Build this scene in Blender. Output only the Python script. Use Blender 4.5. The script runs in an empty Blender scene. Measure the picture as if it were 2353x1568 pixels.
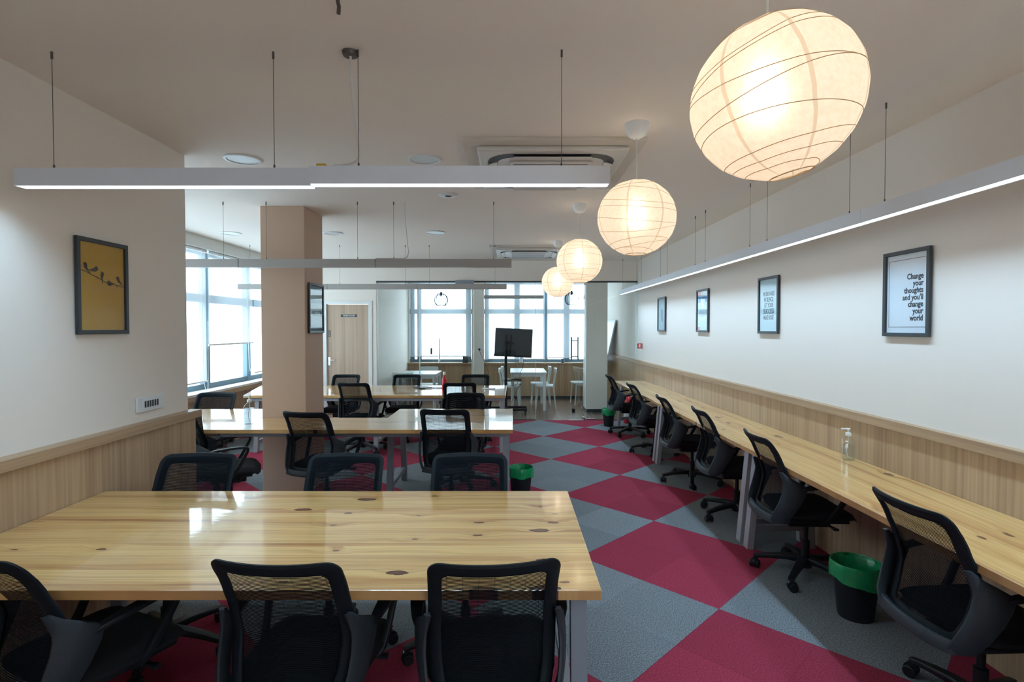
import bpy, bmesh, math, random
from mathutils import Vector, Matrix
random.seed(7)
SC = bpy.context.scene
COL = SC.collection
PI = math.pi

# ------------------------------------------------------------------ camera
FPX, EYE = 1243.0, 1.61
cam = bpy.data.cameras.new('camera')
cam.sensor_width = 36.0
cam.lens = FPX / 2353.0 * 36.0
cam.clip_start = 0.02
camo = bpy.data.objects.new('camera', cam)
COL.objects.link(camo)
camo.location = (0, 0, EYE)
camo.rotation_euler = (PI / 2 - math.atan(30 / FPX), 0, 0)
cam.shift_x = 1.5 / 2353.0
SC.camera = camo

# ------------------------------------------------------------------ exposure, world
SC.view_settings.view_transform = 'Standard'
SC.view_settings.look = 'None'
SC.view_settings.exposure = 0.27
SC.view_settings.gamma = 1.0
SC.view_settings.use_curve_mapping = False
SKY = 8.0
LED_W = 6.4          # watts of one 1.25 m LED unit
LED_COL = (0.50, 0.76, 1.0)
WARM = (1.0, 0.74, 0.52)
w = bpy.data.worlds.new('daylight')
SC.world = w
w.use_nodes = True
nt = w.node_tree
bg = nt.nodes['Background']
bg.inputs['Strength'].default_value = SKY
gtc = nt.nodes.new('ShaderNodeTexCoord')
gsx = nt.nodes.new('ShaderNodeSeparateXYZ')
grp = nt.nodes.new('ShaderNodeValToRGB')
nt.links.new(gtc.outputs['Generated'], gsx.inputs[0])
nt.links.new(gsx.outputs['Z'], grp.inputs[0])
grp.color_ramp.elements[0].position = 0.0
grp.color_ramp.elements[0].color = (0.58, 0.70, 0.78, 1)
grp.color_ramp.elements[1].position = 0.02
grp.color_ramp.elements[1].color = (0.80, 0.93, 1.0, 1)
nt.links.new(grp.outputs[0], bg.inputs['Color'])

# ------------------------------------------------------------------ object helpers
def setp(o, label=None, cat=None, group=None, kind=None):
    if label: o['label'] = label
    if cat: o['category'] = cat
    if group: o['group'] = group
    if kind: o['kind'] = kind
    return o

def thing(name, loc, rz=0.0, label=None, cat=None, group=None):
    o = bpy.data.objects.new(name, None)
    COL.objects.link(o)
    o.empty_display_size = 0.1
    o.location = loc
    o.rotation_euler = (0, 0, rz)
    return setp(o, label, cat, group)

def copy_tree(o, parent=None):
    c = o.copy()
    COL.objects.link(c)
    c.parent = parent
    for ch in o.children:
        copy_tree(ch, c)
    return c

def light(parent, name, kind, loc, energy, color, **kw):
    l = bpy.data.lights.new(name, kind)
    l.energy = energy
    l.color = color
    for k, v in kw.items():
        setattr(l, k, v)
    o = bpy.data.objects.new(name, l)
    COL.objects.link(o)
    o.location = loc
    if parent: o.parent = parent
    return o

class MB:
    def __init__(s):
        s.v = []; s.f = []
    def add(s, vs, fs):
        n = len(s.v)
        s.v += [tuple(p) for p in vs]
        s.f += [tuple(i + n for i in f) for f in fs]
        return s
    def box(s, x0, x1, y0, y1, z0, z1):
        vs = [(x0,y0,z0),(x1,y0,z0),(x1,y1,z0),(x0,y1,z0),(x0,y0,z1),(x1,y0,z1),(x1,y1,z1),(x0,y1,z1)]
        return s.add(vs, [(0,3,2,1),(4,5,6,7),(0,1,5,4),(1,2,6,5),(2,3,7,6),(3,0,4,7)])
    def bar(s, a, b, wx, wy, up=(0,0,1)):
        """box beam from a to b; wx is its width across, wy its height along 'up'"""
        a = Vector(a); b = Vector(b); t = (b - a).normalized()
        u = Vector(up); r = t.cross(u)
        if r.length < 1e-4: r = t.cross(Vector((0, 1, 0)))
        r.normalize(); u = r.cross(t).normalized()
        vs = []
        for p in (a, b):
            for sx, sy in ((-1,-1),(1,-1),(1,1),(-1,1)):
                vs.append(p + r * (sx * wx / 2) + u * (sy * wy / 2))
        return s.add(vs, [(0,1,2,3),(7,6,5,4),(0,4,5,1),(1,5,6,2),(2,6,7,3),(3,7,4,0)])
    def prism(s, poly, z0, z1):
        n = len(poly)
        vs = [(x, y, z0) for x, y in poly] + [(x, y, z1) for x, y in poly]
        return s.add(vs, [tuple(range(n))[::-1], tuple(range(n, 2 * n))] +
                     [(i, (i + 1) % n, n + (i + 1) % n, n + i) for i in range(n)])
    def sweep(s, pts, rad, seg=8, rect=None, side=None, caps=True):
        """tube through pts; rad: number or list; rect=(a,b) list/tuple makes a rounded rectangle section"""
        P = [Vector(p) for p in pts]; n = len(P)
        R = rad if isinstance(rad, (list, tuple)) else [rad] * n
        prev = None; vs = []
        for i in range(n):
            t = (P[min(i + 1, n - 1)] - P[max(i - 1, 0)]).normalized()
            if side is not None:
                r = Vector(side); r = r - t * r.dot(t)
                r.normalize()
            elif prev is None:
                r = t.cross(Vector((0, 0, 1)))
                if r.length < 1e-3: r = t.cross(Vector((0, 1, 0)))
                r.normalize()
            else:
                r = prev - t * prev.dot(t); r.normalize()
            prev = r; u = r.cross(t)
            for k in range(seg):
                a = 2 * PI * (k + .5) / seg
                c, d = math.cos(a), math.sin(a)
                if rect:
                    q = rect[i] if isinstance(rect, list) else rect
                    e = 0.35
                    c = math.copysign(abs(c) ** e, c); d = math.copysign(abs(d) ** e, d)
                    vs.append(P[i] + r * (c * q[0] / 2) + u * (d * q[1] / 2))
                else:
                    vs.append(P[i] + (r * c + u * d) * R[i])
        fs = []
        for i in range(n - 1):
            for k in range(seg):
                k2 = (k + 1) % seg
                fs.append((i * seg + k, (i + 1) * seg + k, (i + 1) * seg + k2, i * seg + k2))
        if caps:
            fs.append(tuple(range(seg))); fs.append(tuple(range((n - 1) * seg, n * seg))[::-1])
        return s.add(vs, fs)
    def lathe(s, prof, seg=24, c=(0, 0, 0), axis='z'):
        """prof: (radius, height) list, closed at the axis when radius 0"""
        vs = []; fs = []; idx = []
        for r, h in prof:
            if r < 1e-6:
                idx.append([len(vs)] * seg); vs.append((0, 0, h))
            else:
                idx.append([len(vs) + k for k in range(seg)])
                for k in range(seg):
                    a = 2 * PI * k / seg
                    vs.append((r * math.cos(a), r * math.sin(a), h))
        for i in range(len(prof) - 1):
            for k in range(seg):
                k2 = (k + 1) % seg
                q = [idx[i][k], idx[i][k2], idx[i + 1][k2], idx[i + 1][k]]
                q2 = []
                for x in q:
                    if x not in q2: q2.append(x)
                if len(q2) > 2: fs.append(tuple(q2))
        if axis == 'x': vs = [(z, x, y) for x, y, z in vs]
        if axis == 'y': vs = [(y, z, x) for x, y, z in vs]
        vs = [(x + c[0], y + c[1], z + c[2]) for x, y, z in vs]
        return s.add(vs, fs)
    def xf(s, M, start=0):
        s.v = s.v[:start] + [tuple(M @ Vector(p)) for p in s.v[start:]]
        return s
    def build(s, name, mat, parent=None, bevel=0, smooth=False, loc=None, kind=None, rot=None, seg=2):
        me = bpy.data.meshes.new(name)
        me.from_pydata(s.v, [], s.f)
        me.update()
        bm = bmesh.new(); bm.from_mesh(me)
        bmesh.ops.recalc_face_normals(bm, faces=bm.faces[:])
        bm.to_mesh(me); bm.free()
        me.materials.append(mat)
        if smooth:
            me.polygons.foreach_set('use_smooth', [True] * len(me.polygons))
            try: me.set_sharp_from_angle(angle=math.radians(40))
            except Exception: pass
        o = bpy.data.objects.new(name, me)
        COL.objects.link(o)
        if parent: o.parent = parent
        if loc: o.location = loc
        if rot: o.rotation_euler = rot
        if bevel:
            m = o.modifiers.new('bevel', 'BEVEL')
            m.width = bevel; m.segments = seg; m.limit_method = 'ANGLE'; m.angle_limit = math.radians(35)
            m.use_clamp_overlap = True
        if kind: o['kind'] = kind
        return o

def smoothpath(pts, n=6):
    P = [Vector(p) for p in pts]; out = []
    for i in range(len(P) - 1):
        p0 = P[max(i - 1, 0)]; p1 = P[i]; p2 = P[i + 1]; p3 = P[min(i + 2, len(P) - 1)]
        for k in range(n):
            t = k / n
            out.append(0.5 * ((2 * p1) + (p2 - p0) * t + (2 * p0 - 5 * p1 + 4 * p2 - p3) * t * t + (3 * p1 - p0 - 3 * p2 + p3) * t ** 3))
    out.append(P[-1])
    return out

def text(body, size, mat, parent, name='lettering', loc=(0, 0, 0), rot=(0, 0, 0), align='CENTER', bold=0.0, sx=1.0, space=1.0, depth=0.0004, spacing=1.0):
    cu = bpy.data.curves.new('t', 'FONT')
    cu.body = body; cu.size = size; cu.align_x = align; cu.align_y = 'CENTER'
    cu.offset = bold; cu.space_line = space; cu.extrude = depth; cu.space_character = spacing
    cu.resolution_u = 3
    tmp = bpy.data.objects.new('t', cu)
    COL.objects.link(tmp)
    dg = bpy.context.evaluated_depsgraph_get()
    me = bpy.data.meshes.new_from_object(tmp.evaluated_get(dg))
    bpy.data.objects.remove(tmp)
    me.transform(Matrix.Diagonal((sx, 1, 1, 1)))
    me.materials.clear(); me.materials.append(mat)
    o = bpy.data.objects.new(name, me)
    COL.objects.link(o)
    o.parent = parent; o.location = loc; o.rotation_euler = rot
    return o

# ------------------------------------------------------------------ materials
def nodes(name):
    m = bpy.data.materials.new(name)
    m.use_nodes = True
    t = m.node_tree
    return m, t, t.nodes, t.links, t.nodes['Principled BSDF']

def mat(name, col, rough=0.5, metal=0.0, bump=0.0, bscale=80.0, emit=None, estr=0.0, coat=0.0, spec=0.5):
    m, t, N, L, b = nodes(name)
    b.inputs['Base Color'].default_value = (*col, 1)
    b.inputs['Roughness'].default_value = rough
    b.inputs['Metallic'].default_value = metal
    b.inputs['Specular IOR Level'].default_value = spec
    if coat:
        b.inputs['Coat Weight'].default_value = coat
        b.inputs['Coat Roughness'].default_value = 0.08
    if emit:
        b.inputs['Emission Color'].default_value = (*emit, 1)
        b.inputs['Emission Strength'].default_value = estr
    tc = N.new('ShaderNodeTexCoord')
    nz = N.new('ShaderNodeTexNoise'); nz.inputs['Scale'].default_value = bscale
    nz.inputs['Detail'].default_value = 4
    L.new(tc.outputs['Object'], nz.inputs['Vector'])
    mr = N.new('ShaderNodeMapRange')
    mr.inputs['To Min'].default_value = max(rough - 0.04, 0); mr.inputs['To Max'].default_value = min(rough + 0.04, 1)
    L.new(nz.outputs['Fac'], mr.inputs['Value']); L.new(mr.outputs[0], b.inputs['Roughness'])
    if bump:
        bp = N.new('ShaderNodeBump'); bp.inputs['Strength'].default_value = bump; bp.inputs['Distance'].default_value = 0.002
        L.new(nz.outputs['Fac'], bp.inputs['Height']); L.new(bp.outputs[0], b.inputs['Normal'])
    return m

def vmath(N, L, op, a, b=None):
    n = N.new('ShaderNodeMath'); n.operation = op
    for i, x in enumerate((a, b)):
        if x is None: continue
        if isinstance(x, (int, float)): n.inputs[i].default_value = x
        else: L.new(x, n.inputs[i])
    return n.outputs[0]

def comb(N, L, x, y, z):
    n = N.new('ShaderNodeCombineXYZ')
    for i, q in enumerate((x, y, z)):
        if isinstance(q, (int, float)): n.inputs[i].default_value = q
        else: L.new(q, n.inputs[i])
    return n.outputs[0]

def ramp(N, L, fac, stops, interp='LINEAR'):
    n = N.new('ShaderNodeValToRGB'); n.color_ramp.interpolation = interp
    e = n.color_ramp.elements
    while len(e) < len(stops): e.new(0.5)
    for i, (p, c) in enumerate(stops):
        e[i].position = p; e[i].color = (*c, 1) if len(c) == 3 else c
    L.new(fac, n.inputs[0])
    return n.outputs[0]

def mixc(N, L, fac, a, b, mode='MIX'):
    n = N.new('ShaderNodeMix'); n.data_type = 'RGBA'; n.blend_type = mode
    if isinstance(fac, (int, float)): n.inputs[0].default_value = fac
    else: L.new(fac, n.inputs[0])
    for i, x in ((6, a), (7, b)):
        if isinstance(x, tuple): n.inputs[i].default_value = (*x, 1)
        else: L.new(x, n.inputs[i])
    return n.outputs[2]

def noise(N, L, vec, scale=1.0, detail=4.0, rough=0.5):
    n = N.new('ShaderNodeTexNoise'); n.inputs['Scale'].default_value = scale
    n.inputs['Detail'].default_value = detail; n.inputs['Roughness'].default_value = rough
    L.new(vec, n.inputs['Vector'])
    return n.outputs['Fac']

def pine(name, along, seed):
    """varnished pine boards; along = 'X' or 'Y'"""
    m, t, N, L, b = nodes(name)
    tc = N.new('ShaderNodeTexCoord'); sp = N.new('ShaderNodeSeparateXYZ')
    L.new(tc.outputs['Object'], sp.inputs[0])
    a = sp.outputs['X' if along == 'X' else 'Y']; c = sp.outputs['Y' if along == 'X' else 'X']
    c0 = vmath(N, L, 'ADD', c, seed * 3.17)
    wob = noise(N, L, comb(N, L, vmath(N, L, 'MULTIPLY', a, 1.1), vmath(N, L, 'MULTIPLY', c0, 5.0), seed), 1.0, 2)
    cw = vmath(N, L, 'ADD', c0, vmath(N, L, 'MULTIPLY', vmath(N, L, 'SUBTRACT', wob, 0.5), 0.06))
    pl = vmath(N, L, 'FLOOR', vmath(N, L, 'DIVIDE', c0, 0.118))
    wn = N.new('ShaderNodeTexWhiteNoise'); wn.noise_dimensions = '1D'
    L.new(vmath(N, L, 'ADD', pl, seed * 7.3), wn.inputs['W'])
    rnd = wn.outputs['Value']
    # knots: reddish brown with a dark rim and an irregular outline
    vo = N.new('ShaderNodeTexVoronoi'); vo.voronoi_dimensions = '2D'; vo.feature = 'F1'
    vo.inputs['Scale'].default_value = 1.0; vo.inputs['Randomness'].default_value = 1.0
    L.new(comb(N, L, vmath(N, L, 'ADD', vmath(N, L, 'MULTIPLY', a, 3.4), seed * 2.3), vmath(N, L, 'MULTIPLY', cw, 7.5), 0), vo.inputs['Vector'])
    irr = noise(N, L, comb(N, L, vmath(N, L, 'MULTIPLY', a, 38.0), vmath(N, L, 'MULTIPLY', c0, 70.0), seed), 1.0, 3)
    d = vmath(N, L, 'ADD', vo.outputs['Distance'], vmath(N, L, 'MULTIPLY', vmath(N, L, 'SUBTRACT', irr, 0.5), 0.11))
    keep = N.new('ShaderNodeSeparateColor'); L.new(vo.outputs['Color'], keep.inputs[0])
    on = vmath(N, L, 'GREATER_THAN', keep.outputs[0], 0.66)
    ksz = vmath(N, L, 'ADD', vmath(N, L, 'MULTIPLY', vmath(N, L, 'POWER', keep.outputs[1], 2.0), 0.15), 0.035)
    rel = vmath(N, L, 'DIVIDE', d, ksz)
    core = vmath(N, L, 'MULTIPLY', on, vmath(N, L, 'LESS_THAN', rel, 1.0))
    halo = vmath(N, L, 'MULTIPLY', on, vmath(N, L, 'SUBTRACT', 1.0, vmath(N, L, 'MINIMUM', 1.0, vmath(N, L, 'MULTIPLY', d, 2.6))))
    # grain
    gv = comb(N, L, vmath(N, L, 'MULTIPLY', a, 1.6), vmath(N, L, 'MULTIPLY', vmath(N, L, 'ADD', cw, vmath(N, L, 'MULTIPLY', halo, 0.03)), 95.0), vmath(N, L, 'MULTIPLY', rnd, 9.0))
    g = noise(N, L, gv, 1.0, 5, 0.6)
    gv2 = comb(N, L, vmath(N, L, 'MULTIPLY', a, 0.7), vmath(N, L, 'MULTIPLY', vmath(N, L, 'ADD', cw, vmath(N, L, 'MULTIPLY', halo, 0.05)), 17.0), vmath(N, L, 'MULTIPLY', rnd, 5.0))
    g2 = noise(N, L, gv2, 1.0, 3)
    col = ramp(N, L, g2, [(0.28, (0.84, 0.57, 0.24)), (0.50, (0.76, 0.47, 0.17)), (0.61, (0.60, 0.31, 0.095)), (0.69, (0.36, 0.135, 0.035)), (0.76, (0.28, 0.095, 0.025))])
    col = mixc(N, L, vmath(N, L, 'MULTIPLY', rnd, 0.60), col, (0.60, 0.34, 0.12))
    col = mixc(N, L, vmath(N, L, 'MULTIPLY', ramp(N, L, g, [(0.44, (0, 0, 0)), (0.60, (1, 1, 1))]), 0.42), col, (0.40, 0.20, 0.065))
    col = mixc(N, L, vmath(N, L, 'MULTIPLY', vmath(N, L, 'POWER', halo, 4.0), 0.75), col, (0.36, 0.14, 0.04))
    kc = ramp(N, L, rel, [(0.0, (0.17, 0.055, 0.018)), (0.62, (0.13, 0.040, 0.013)), (0.82, (0.045, 0.014, 0.006)), (1.0, (0.12, 0.04, 0.015))])
    col = mixc(N, L, core, col, kc)
    fr = vmath(N, L, 'FRACT', vmath(N, L, 'DIVIDE', c0, 0.118))
    seam = vmath(N, L, 'LESS_THAN', fr, 0.014)
    col = mixc(N, L, vmath(N, L, 'MULTIPLY', seam, 0.6), col, (0.22, 0.10, 0.035))
    L.new(col, b.inputs['Base Color'])
    b.inputs['Roughness'].default_value = 0.30
    b.inputs['Coat Weight'].default_value = 0.9
    b.inputs['Coat Roughness'].default_value = 0.045
    bp = N.new('ShaderNodeBump'); bp.inputs['Strength'].default_value = 0.05; bp.inputs['Distance'].default_value = 0.001
    L.new(g, bp.inputs['Height']); L.new(bp.outputs[0], b.inputs['Normal'])
    cb = N.new('ShaderNodeBump'); cb.inputs['Strength'].default_value = 0.10; cb.inputs['Distance'].default_value = 0.004
    L.new(noise(N, L, comb(N, L, vmath(N, L, 'MULTIPLY', a, 3.0), vmath(N, L, 'MULTIPLY', c0, 16.0), 0), 1.0, 2), cb.inputs['Height'])
    L.new(cb.outputs[0], b.inputs['Coat Normal'])
    return m

def oak(name, base, dark, grain='Z', k=1.0, rough=0.45):
    m, t, N, L, b = nodes(name)
    tc = N.new('ShaderNodeTexCoord'); mp = N.new('ShaderNodeMapping')
    L.new(tc.outputs['Object'], mp.inputs['Vector'])
    mp.inputs['Scale'].default_value = {'Z': (55 * k, 55 * k, 0.9 * k), 'Y': (55 * k, 0.9 * k, 55 * k), 'X': (0.9 * k, 55 * k, 55 * k)}[grain]
    f = noise(N, L, mp.outputs[0], 1.0, 5, 0.6)
    f2 = noise(N, L, mp.outputs[0], 0.22, 2)
    f3 = vmath(N, L, 'ADD', vmath(N, L, 'MULTIPLY', f, 0.6), vmath(N, L, 'MULTIPLY', f2, 0.4))
    col = ramp(N, L, f3, [(0.36, dark), (0.55, base), (0.7, tuple(min(1, x * 1.18) for x in base))])
    L.new(col, b.inputs['Base Color'])
    b.inputs['Roughness'].default_value = rough
    return m

def carpet():
    m, t, N, L, b = nodes('carpet_tiles')
    tc = N.new('ShaderNodeTexCoord'); mp = N.new('ShaderNodeMapping')
    L.new(tc.outputs['Object'], mp.inputs['Vector'])
    mp.vector_type = 'POINT'
    mp.inputs['Rotation'].default_value = (0, 0, PI / 4)
    sp = N.new('ShaderNodeSeparateXYZ'); L.new(mp.outputs[0], sp.inputs[0])
    # a corner of the pattern lies at (1.191, 4.464)
    cx, cy = CORNER
    u0 = (cx - cy) * math.cos(PI / 4); v0 = (cx + cy) * math.cos(PI / 4)
    u = vmath(N, L, 'ADD', sp.outputs[0], 100.0 - u0); v = vmath(N, L, 'ADD', sp.outputs[1], 100.0 - v0)
    iu = vmath(N, L, 'FLOOR', u); iv = vmath(N, L, 'FLOOR', v)
    par = vmath(N, L, 'MODULO', vmath(N, L, 'ADD', iu, iv), 2.0)
    hu = vmath(N, L, 'FLOOR', vmath(N, L, 'MULTIPLY', u, 2.0)); hv = vmath(N, L, 'FLOOR', vmath(N, L, 'MULTIPLY', v, 2.0))
    wn = N.new('ShaderNodeTexWhiteNoise'); wn.noise_dimensions = '2D'
    L.new(comb(N, L, hu, hv, 0), wn.inputs['Vector'])
    sp1 = noise(N, L, tc.outputs['Object'], 150.0, 4, 0.85)
    sp2 = noise(N, L, tc.outputs['Object'], 3.0, 2, 0.5)
    grey = ramp(N, L, sp1, [(0.36, (0.07, 0.08, 0.09)), (0.5, (0.20, 0.225, 0.245)), (0.64, (0.42, 0.46, 0.49))])
    red = ramp(N, L, sp1, [(0.36, (0.21, 0.022, 0.042)), (0.5, (0.34, 0.040, 0.074)), (0.64, (0.47, 0.075, 0.125))])
    col = mixc(N, L, par, grey, red)
    k = vmath(N, L, 'ADD', vmath(N, L, 'MULTIPLY', wn.outputs['Value'], 0.22), vmath(N, L, 'ADD', 0.80, vmath(N, L, 'MULTIPLY', sp2, 0.12)))
    fu = vmath(N, L, 'FRACT', vmath(N, L, 'MULTIPLY', u, 2.0)); fv = vmath(N, L, 'FRACT', vmath(N, L, 'MULTIPLY', v, 2.0))
    seam = vmath(N, L, 'MAXIMUM', vmath(N, L, 'LESS_THAN', fu, 0.006), vmath(N, L, 'LESS_THAN', fv, 0.006))
    k = vmath(N, L, 'MULTIPLY', k, vmath(N, L, 'SUBTRACT', 1.0, vmath(N, L, 'MULTIPLY', seam, 0.25)))
    col = mixc(N, L, 1.0, col, comb(N, L, k, k, k), 'MULTIPLY')
    L.new(col, b.inputs['Base Color'])
    b.inputs['Roughness'].default_value = 1.0
    b.inputs['Specular IOR Level'].default_value = 0.1
    bp = N.new('ShaderNodeBump'); bp.inputs['Strength'].default_value = 0.5; bp.inputs['Distance'].default_value = 0.003
    L.new(sp1, bp.inputs['Height']); L.new(bp.outputs[0], b.inputs['Normal'])
    return m
CORNER = (1.189, 4.475)

def glass(name, tint, ior=1.45, rough=0.0):
    m, t, N, L, b = nodes(name)
    N.remove(b)
    out = [n for n in N if n.type == 'OUTPUT_MATERIAL'][0]
    tr = N.new('ShaderNodeBsdfTransparent'); tr.inputs[0].default_value = (*tint, 1)
    gl = N.new('ShaderNodeBsdfGlossy'); gl.inputs['Roughness'].default_value = rough
    fr = N.new('ShaderNodeFresnel'); fr.inputs['IOR'].default_value = ior
    mx = N.new('ShaderNodeMixShader')
    ge = N.new('ShaderNodeNewGeometry')
    L.new(vmath(N, L, 'MULTIPLY', fr.outputs[0], vmath(N, L, 'SUBTRACT', 1.0, ge.outputs['Backfacing'])), mx.inputs[0]); L.new(tr.outputs[0], mx.inputs[1]); L.new(gl.outputs[0], mx.inputs[2])
    L.new(mx.outputs[0], out.inputs[0])
    return m

def blind_mat():
    m, t, N, L, b = nodes('blind_fabric')
    N.remove(b)
    out = [n for n in N if n.type == 'OUTPUT_MATERIAL'][0]
    tc = N.new('ShaderNodeTexCoord')
    wv = noise(N, L, tc.outputs['Object'], 400.0, 2)
    tr = N.new('ShaderNodeBsdfTransparent'); tr.inputs[0].default_value = (0.97, 0.99, 1, 1)
    tl = N.new('ShaderNodeBsdfTranslucent'); tl.inputs[0].default_value = (0.86, 0.92, 0.93, 1)
    df = N.new('ShaderNodeBsdfDiffuse')
    L.new(ramp(N, L, wv, [(0, (0.72, 0.76, 0.78)), (1, (0.80, 0.84, 0.86))]), df.inputs[0])
    m1 = N.new('ShaderNodeMixShader'); m1.inputs[0].default_value = 0.24
    L.new(df.outputs[0], m1.inputs[1]); L.new(tl.outputs[0], m1.inputs[2])
    m2 = N.new('ShaderNodeMixShader'); m2.inputs[0].default_value = 0.44
    L.new(m1.outputs[0], m2.inputs[1]); L.new(tr.outputs[0], m2.inputs[2])
    L.new(m2.outputs[0], out.inputs[0])
    return m

def paper_mat():
    """rice paper: double layers where the gores overlap; thin, lets the bulb's light through"""
    m, t, N, L, b = nodes('rice_paper')
    N.remove(b)
    out = [n for n in N if n.type == 'OUTPUT_MATERIAL'][0]
    tc = N.new('ShaderNodeTexCoord'); sp = N.new('ShaderNodeSeparateXYZ')
    L.new(tc.outputs['Object'], sp.inputs[0])
    ang = vmath(N, L, 'ARCTAN2', sp.outputs['Y'], sp.outputs['X'])
    wob = noise(N, L, tc.outputs['Object'], 7.0, 2)
    ph = vmath(N, L, 'FRACT', vmath(N, L, 'ADD', vmath(N, L, 'DIVIDE', ang, 2 * PI / 7), vmath(N, L, 'ADD', 10.0, vmath(N, L, 'MULTIPLY', wob, 0.08))))
    strip = vmath(N, L, 'LESS_THAN', ph, 0.055)
    fib = noise(N, L, tc.outputs['Object'], 60.0, 5, 0.7)
    body = mixc(N, L, ramp(N, L, fib, [(0.4, (0, 0, 0)), (0.7, (1, 1, 1))]), (0.90, 0.86, 0.80), (0.83, 0.77, 0.69))
    body = mixc(N, L, vmath(N, L, 'MULTIPLY', strip, 0.7), body, (0.62, 0.52, 0.42))
    tl = N.new('ShaderNodeBsdfTranslucent'); df = N.new('ShaderNodeBsdfDiffuse')
    L.new(body, tl.inputs[0]); L.new(body, df.inputs[0])
    mx = N.new('ShaderNodeMixShader'); mx.inputs[0].default_value = 0.5
    L.new(df.outputs[0], mx.inputs[1]); L.new(tl.outputs[0], mx.inputs[2])
    rf = N.new('ShaderNodeBsdfRefraction'); rf.inputs['IOR'].default_value = 1.35; rf.inputs['Roughness'].default_value = 0.75
    L.new(body, rf.inputs[0])
    m0 = N.new('ShaderNodeMixShader'); m0.inputs[0].default_value = 0.09
    L.new(mx.outputs[0], m0.inputs[1]); L.new(rf.outputs[0], m0.inputs[2]); mx = m0
    em = N.new('ShaderNodeEmission'); em.inputs['Strength'].default_value = LANTERN_GLOW
    L.new(mixc(N, L, 1.0, body, (1.0, 0.84, 0.70), 'MULTIPLY'), em.inputs[0])
    ad = N.new('ShaderNodeAddShader')
    L.new(mx.outputs[0], ad.inputs[0]); L.new(em.outputs[0], ad.inputs[1])
    L.new(ad.outputs[0], out.inputs[0])
    return m
LANTERN_GLOW = 0.05

M = {}
M['paint'] = mat('cream_wall_paint', (0.82, 0.76, 0.69), 0.75, bump=0.05, bscale=60)
M['ceil'] = mat('ceiling_paint', (0.84, 0.785, 0.72), 0.85, bump=0.04, bscale=50)
M['pillarp'] = mat('beige_pillar_paint', (0.54, 0.375, 0.275), 0.7, bump=0.05, bscale=60)
M['oak'] = oak('oak_veneer', (0.50, 0.345, 0.205), (0.36, 0.235, 0.135), 'Z')
M['oakcap'] = oak('oak_cap_rail', (0.46, 0.31, 0.185), (0.35, 0.225, 0.13), 'Y')
M['door'] = oak('door_veneer', (0.48, 0.35, 0.25), (0.39, 0.275, 0.19), 'Z', 0.8)
M['carpet'] = carpet()
M['woodfloor'] = oak('meeting_room_floorboards', (0.22, 0.155, 0.115), (0.15, 0.10, 0.075), 'Y', 0.3, 0.25)
M['pineX1'] = pine('pine_boards_near_table', 'X', 1.0)
M['pineX2'] = pine('pine_boards_middle_table', 'X', 2.0)
M['pineX3'] = pine('pine_boards_far_table', 'X', 3.0)
M['pineY'] = pine('pine_boards_wall_desk', 'Y', 4.0)
M['black'] = mat('black_plastic', (0.012, 0.014, 0.017), 0.45, bump=0.1, bscale=500, spec=.3)
M['blackframe'] = mat('black_nylon_frame', (0.009, 0.013, 0.017), 0.6, bump=0.15, bscale=400, spec=.18)
M['greyplast'] = mat('charcoal_nylon', (0.028, 0.037, 0.045), 0.5, bump=0.15, bscale=400, spec=.35)
M['fabric'] = mat('black_seat_fabric', (0.010, 0.011, 0.013), 0.95, bump=0.4, bscale=700)
M['meshfab'] = mat('black_mesh_strands', (0.006, 0.009, 0.012), 0.9, spec=.08)
M['metal'] = mat('grey_powder_coated_steel', (0.26, 0.29, 0.33), 0.45, 0.1)
M['metalw'] = mat('light_grey_steel', (0.42, 0.44, 0.48), 0.4, 0.1)
M['white'] = mat('white_plastic', (0.75, 0.77, 0.78), 0.4)
M['whitep'] = mat('white_paint_trim', (0.72, 0.74, 0.72), 0.5)
M['ledbody'] = mat('aluminium_housing_lit_tone', (0.80, 0.86, 0.93), 0.45, 0.0)  # housing of lit bars; the light on it is put into this pale blue
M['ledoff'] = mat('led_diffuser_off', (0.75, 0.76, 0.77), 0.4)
M['ledon'] = mat('led_diffuser_lit', (0.9, 0.9, 0.9), 0.4, emit=(0.88, 0.95, 1.0), estr=2.5)
M['wire'] = mat('steel_wire', (0.13, 0.12, 0.11), 0.5, 0.6)
M['cord'] = mat('white_cord', (0.72, 0.71, 0.68), 0.5)
M['darkcord'] = mat('black_cord', (0.02, 0.02, 0.022), 0.5)
M['chrome'] = mat('chrome', (0.72, 0.73, 0.75), 0.16, 1.0)
M['framew'] = mat('dark_wood_frame', (0.030, 0.038, 0.045), 0.4)
M['windowf'] = mat('blue_grey_aluminium', (0.10, 0.17, 0.22), 0.45, 0.2)
M['glass'] = glass('partition_glass', (0.965, 0.985, 0.98), 1.5)
M['paneglass'] = glass('window_glass', (0.93, 0.97, 1.0), 1.2)
M['picglass'] = glass('picture_glass', (1.0, 1.0, 1.0), 1.3)
M['plastic'] = glass('clear_bottle_plastic', (0.93, 0.955, 0.965), 1.7, 0.04)
M['gel'] = glass('clear_gel', (0.90, 0.94, 0.96), 1.42, 0.08)
M['blind'] = blind_mat()
M['glassedge'] = mat('polished_glass_edge', (0.50, 0.72, 0.74), 0.2)
M['paper'] = paper_mat()
M['rib'] = mat('bamboo_rib', (0.50, 0.31, 0.14), 0.6)
M['green'] = mat('green_bin_liner', (0.004, 0.30, 0.10), 0.28, bump=0.5, bscale=30)
M['yellow'] = mat('yellow_connector', (0.75, 0.5, 0.03), 0.4)
M['red'] = mat('red_enamel', (0.55, 0.015, 0.02), 0.3)
M['ink'] = mat('black_ink', (0.025, 0.035, 0.045), 0.6)
M['greyink'] = mat('grey_ink', (0.30, 0.36, 0.40), 0.6)
M['silver_letter'] = mat('silver_lettering', (0.65, 0.70, 0.72), 0.5)
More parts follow.
